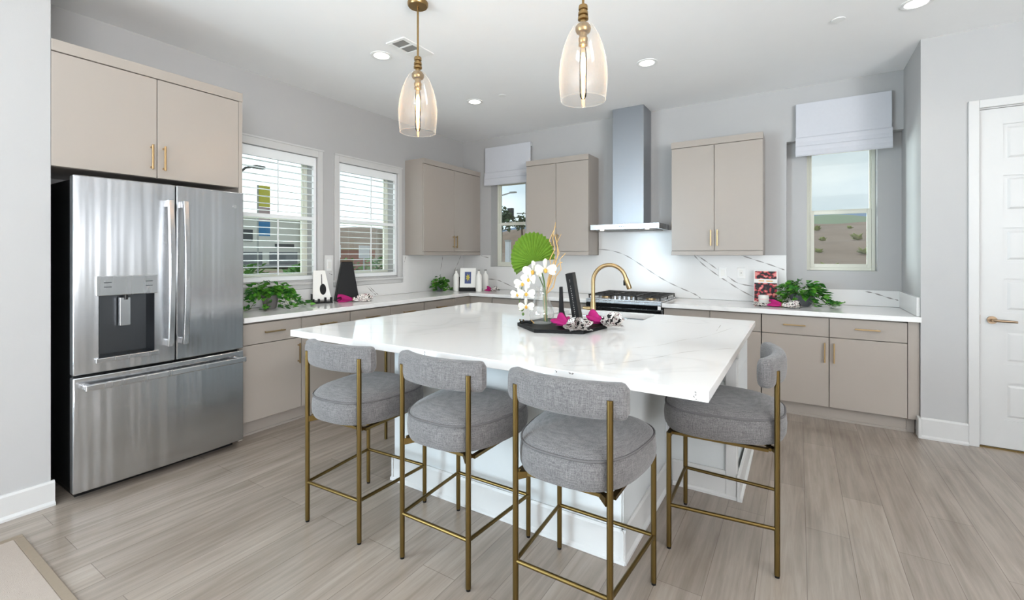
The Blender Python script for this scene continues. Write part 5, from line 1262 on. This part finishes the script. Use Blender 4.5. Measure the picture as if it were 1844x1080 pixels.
# garden signs and brick wall beyond second window
t = thing('garden_wall', 'long low red brick wall outside the second shuttered window', 'wall', (-22, 13.6, gz(-22, 13.6)))
MB(t.location).box(-22.3, -22.0, 12.9, 17.6, gz(-22, 13.6) - 0.3, 1.75).build('brickwork', 'redwall', t)
MB(t.location).box(-22.36, -21.94, 12.85, 17.65, 1.75, 1.85).build('coping', 'house_tan', t)
for i, (lab, x, y, zt_, w_) in enumerate((('white yard sign, leftmost and tallest, outside the second shuttered window', -18.0, 9.75, 2.65, 0.62), ('white yard sign in the middle outside the second shuttered window', -19.0, 12.1, 2.0, 0.5), ('white yard sign, rightmost, outside the second shuttered window', -17.2, 12.6, 1.95, 0.75))):
    t = thing('yard_sign', lab, 'sign', (x, y, gz(x, y)), 0, None); z_ = zt_ - gz(x, y)
    MB().box(0.0, 0.05, -w_ / 2, w_ / 2, z_ - 0.75, z_).build('sign_board', 'sign_white', t)
    MB().box(-0.03, 0.0, -0.04, 0.04, 0, z_ - 0.1).build('sign_post', 'galv', t)
for i, (x, y, s_) in enumerate(((-19.5, 10.0, 0.7), (-20.5, 13.9, 0.8), (-18.5, 14.6, 0.9), (-16.5, 8.0, 0.6), (-16.0, 5.2, 0.7), (-19.5, 7.2, 0.8))):
    mb = MB((x, y, gz(x, y)))
    for k in range(90):
        a = rng.uniform(0, 2 * PI); u = rng.uniform(0, 1)
        leaf(mb, Vector((x + s_ * math.cos(a) * u, y + s_ * math.sin(a) * u, gz(x, y) + rng.uniform(0, 1.1) * s_)), Vector((math.cos(a), math.sin(a), rng.uniform(-0.2, 1))), 0.3, 0.4)
    props(mb.build('garden_shrub', 'leaf', None, recalc=False), 'green garden shrub seen through the shuttered windows', 'shrub', 'garden shrubs outside')
# traffic signal and street lamp beyond third window
t = thing('traffic_signal', 'black traffic signal on a horizontal mast outside the small window', 'traffic light', (-20.59, 36.9, gz(-20.59, 36.9)))
zz = 5.85 - gz(-20.59, 36.9)
MB().cyl((5.0, 3.1, 0), (5.0, 3.1, zz + 0.3), 0.14, 10).cyl((5.0, 3.1, zz), (-0.8, -0.5, zz), 0.06, 8).build('mast', 'galv', t)
MB().box(-1.55, -0.95, -1.2, -0.85, zz - 0.65, zz + 0.55).build('signal_head', 'signal_black', t)
t = thing('street_lamp', 'pale curved street lamp arm outside the small window', 'lamp post', (-17.5, 26.0, gz(-17.5, 26)))
z0_ = 6.2 - gz(-17.5, 26)
MB().tube([(0, 0, 0), (0, 0, z0_ - 0.6), (0.35, 0.15, z0_), (1.4, 0.85, z0_ + 0.40)], [0.12, 0.08, 0.06, 0.05], 8).build('post', 'galv', t, smooth=True)
MB().box(1.3, 1.85, 0.75, 1.05, z0_ + 0.36, z0_ + 0.46).build('lamp_head', 'galv', t)
t = thing('marker_post', 'white post standing outside the small window', 'post', (-8.78, 14.95, gz(-8.78, 14.95)))
MB().box(-0.12, 0.12, -0.1, 0.1, 0, 2.1 - gz(-8.78, 14.95)).build('post_body', 'sign_white', t)
MB().box(-0.14, 0.14, -0.12, 0.12, 2.1 - gz(-8.78, 14.95), 2.19 - gz(-8.78, 14.95)).build('post_cap', 'galv', t)
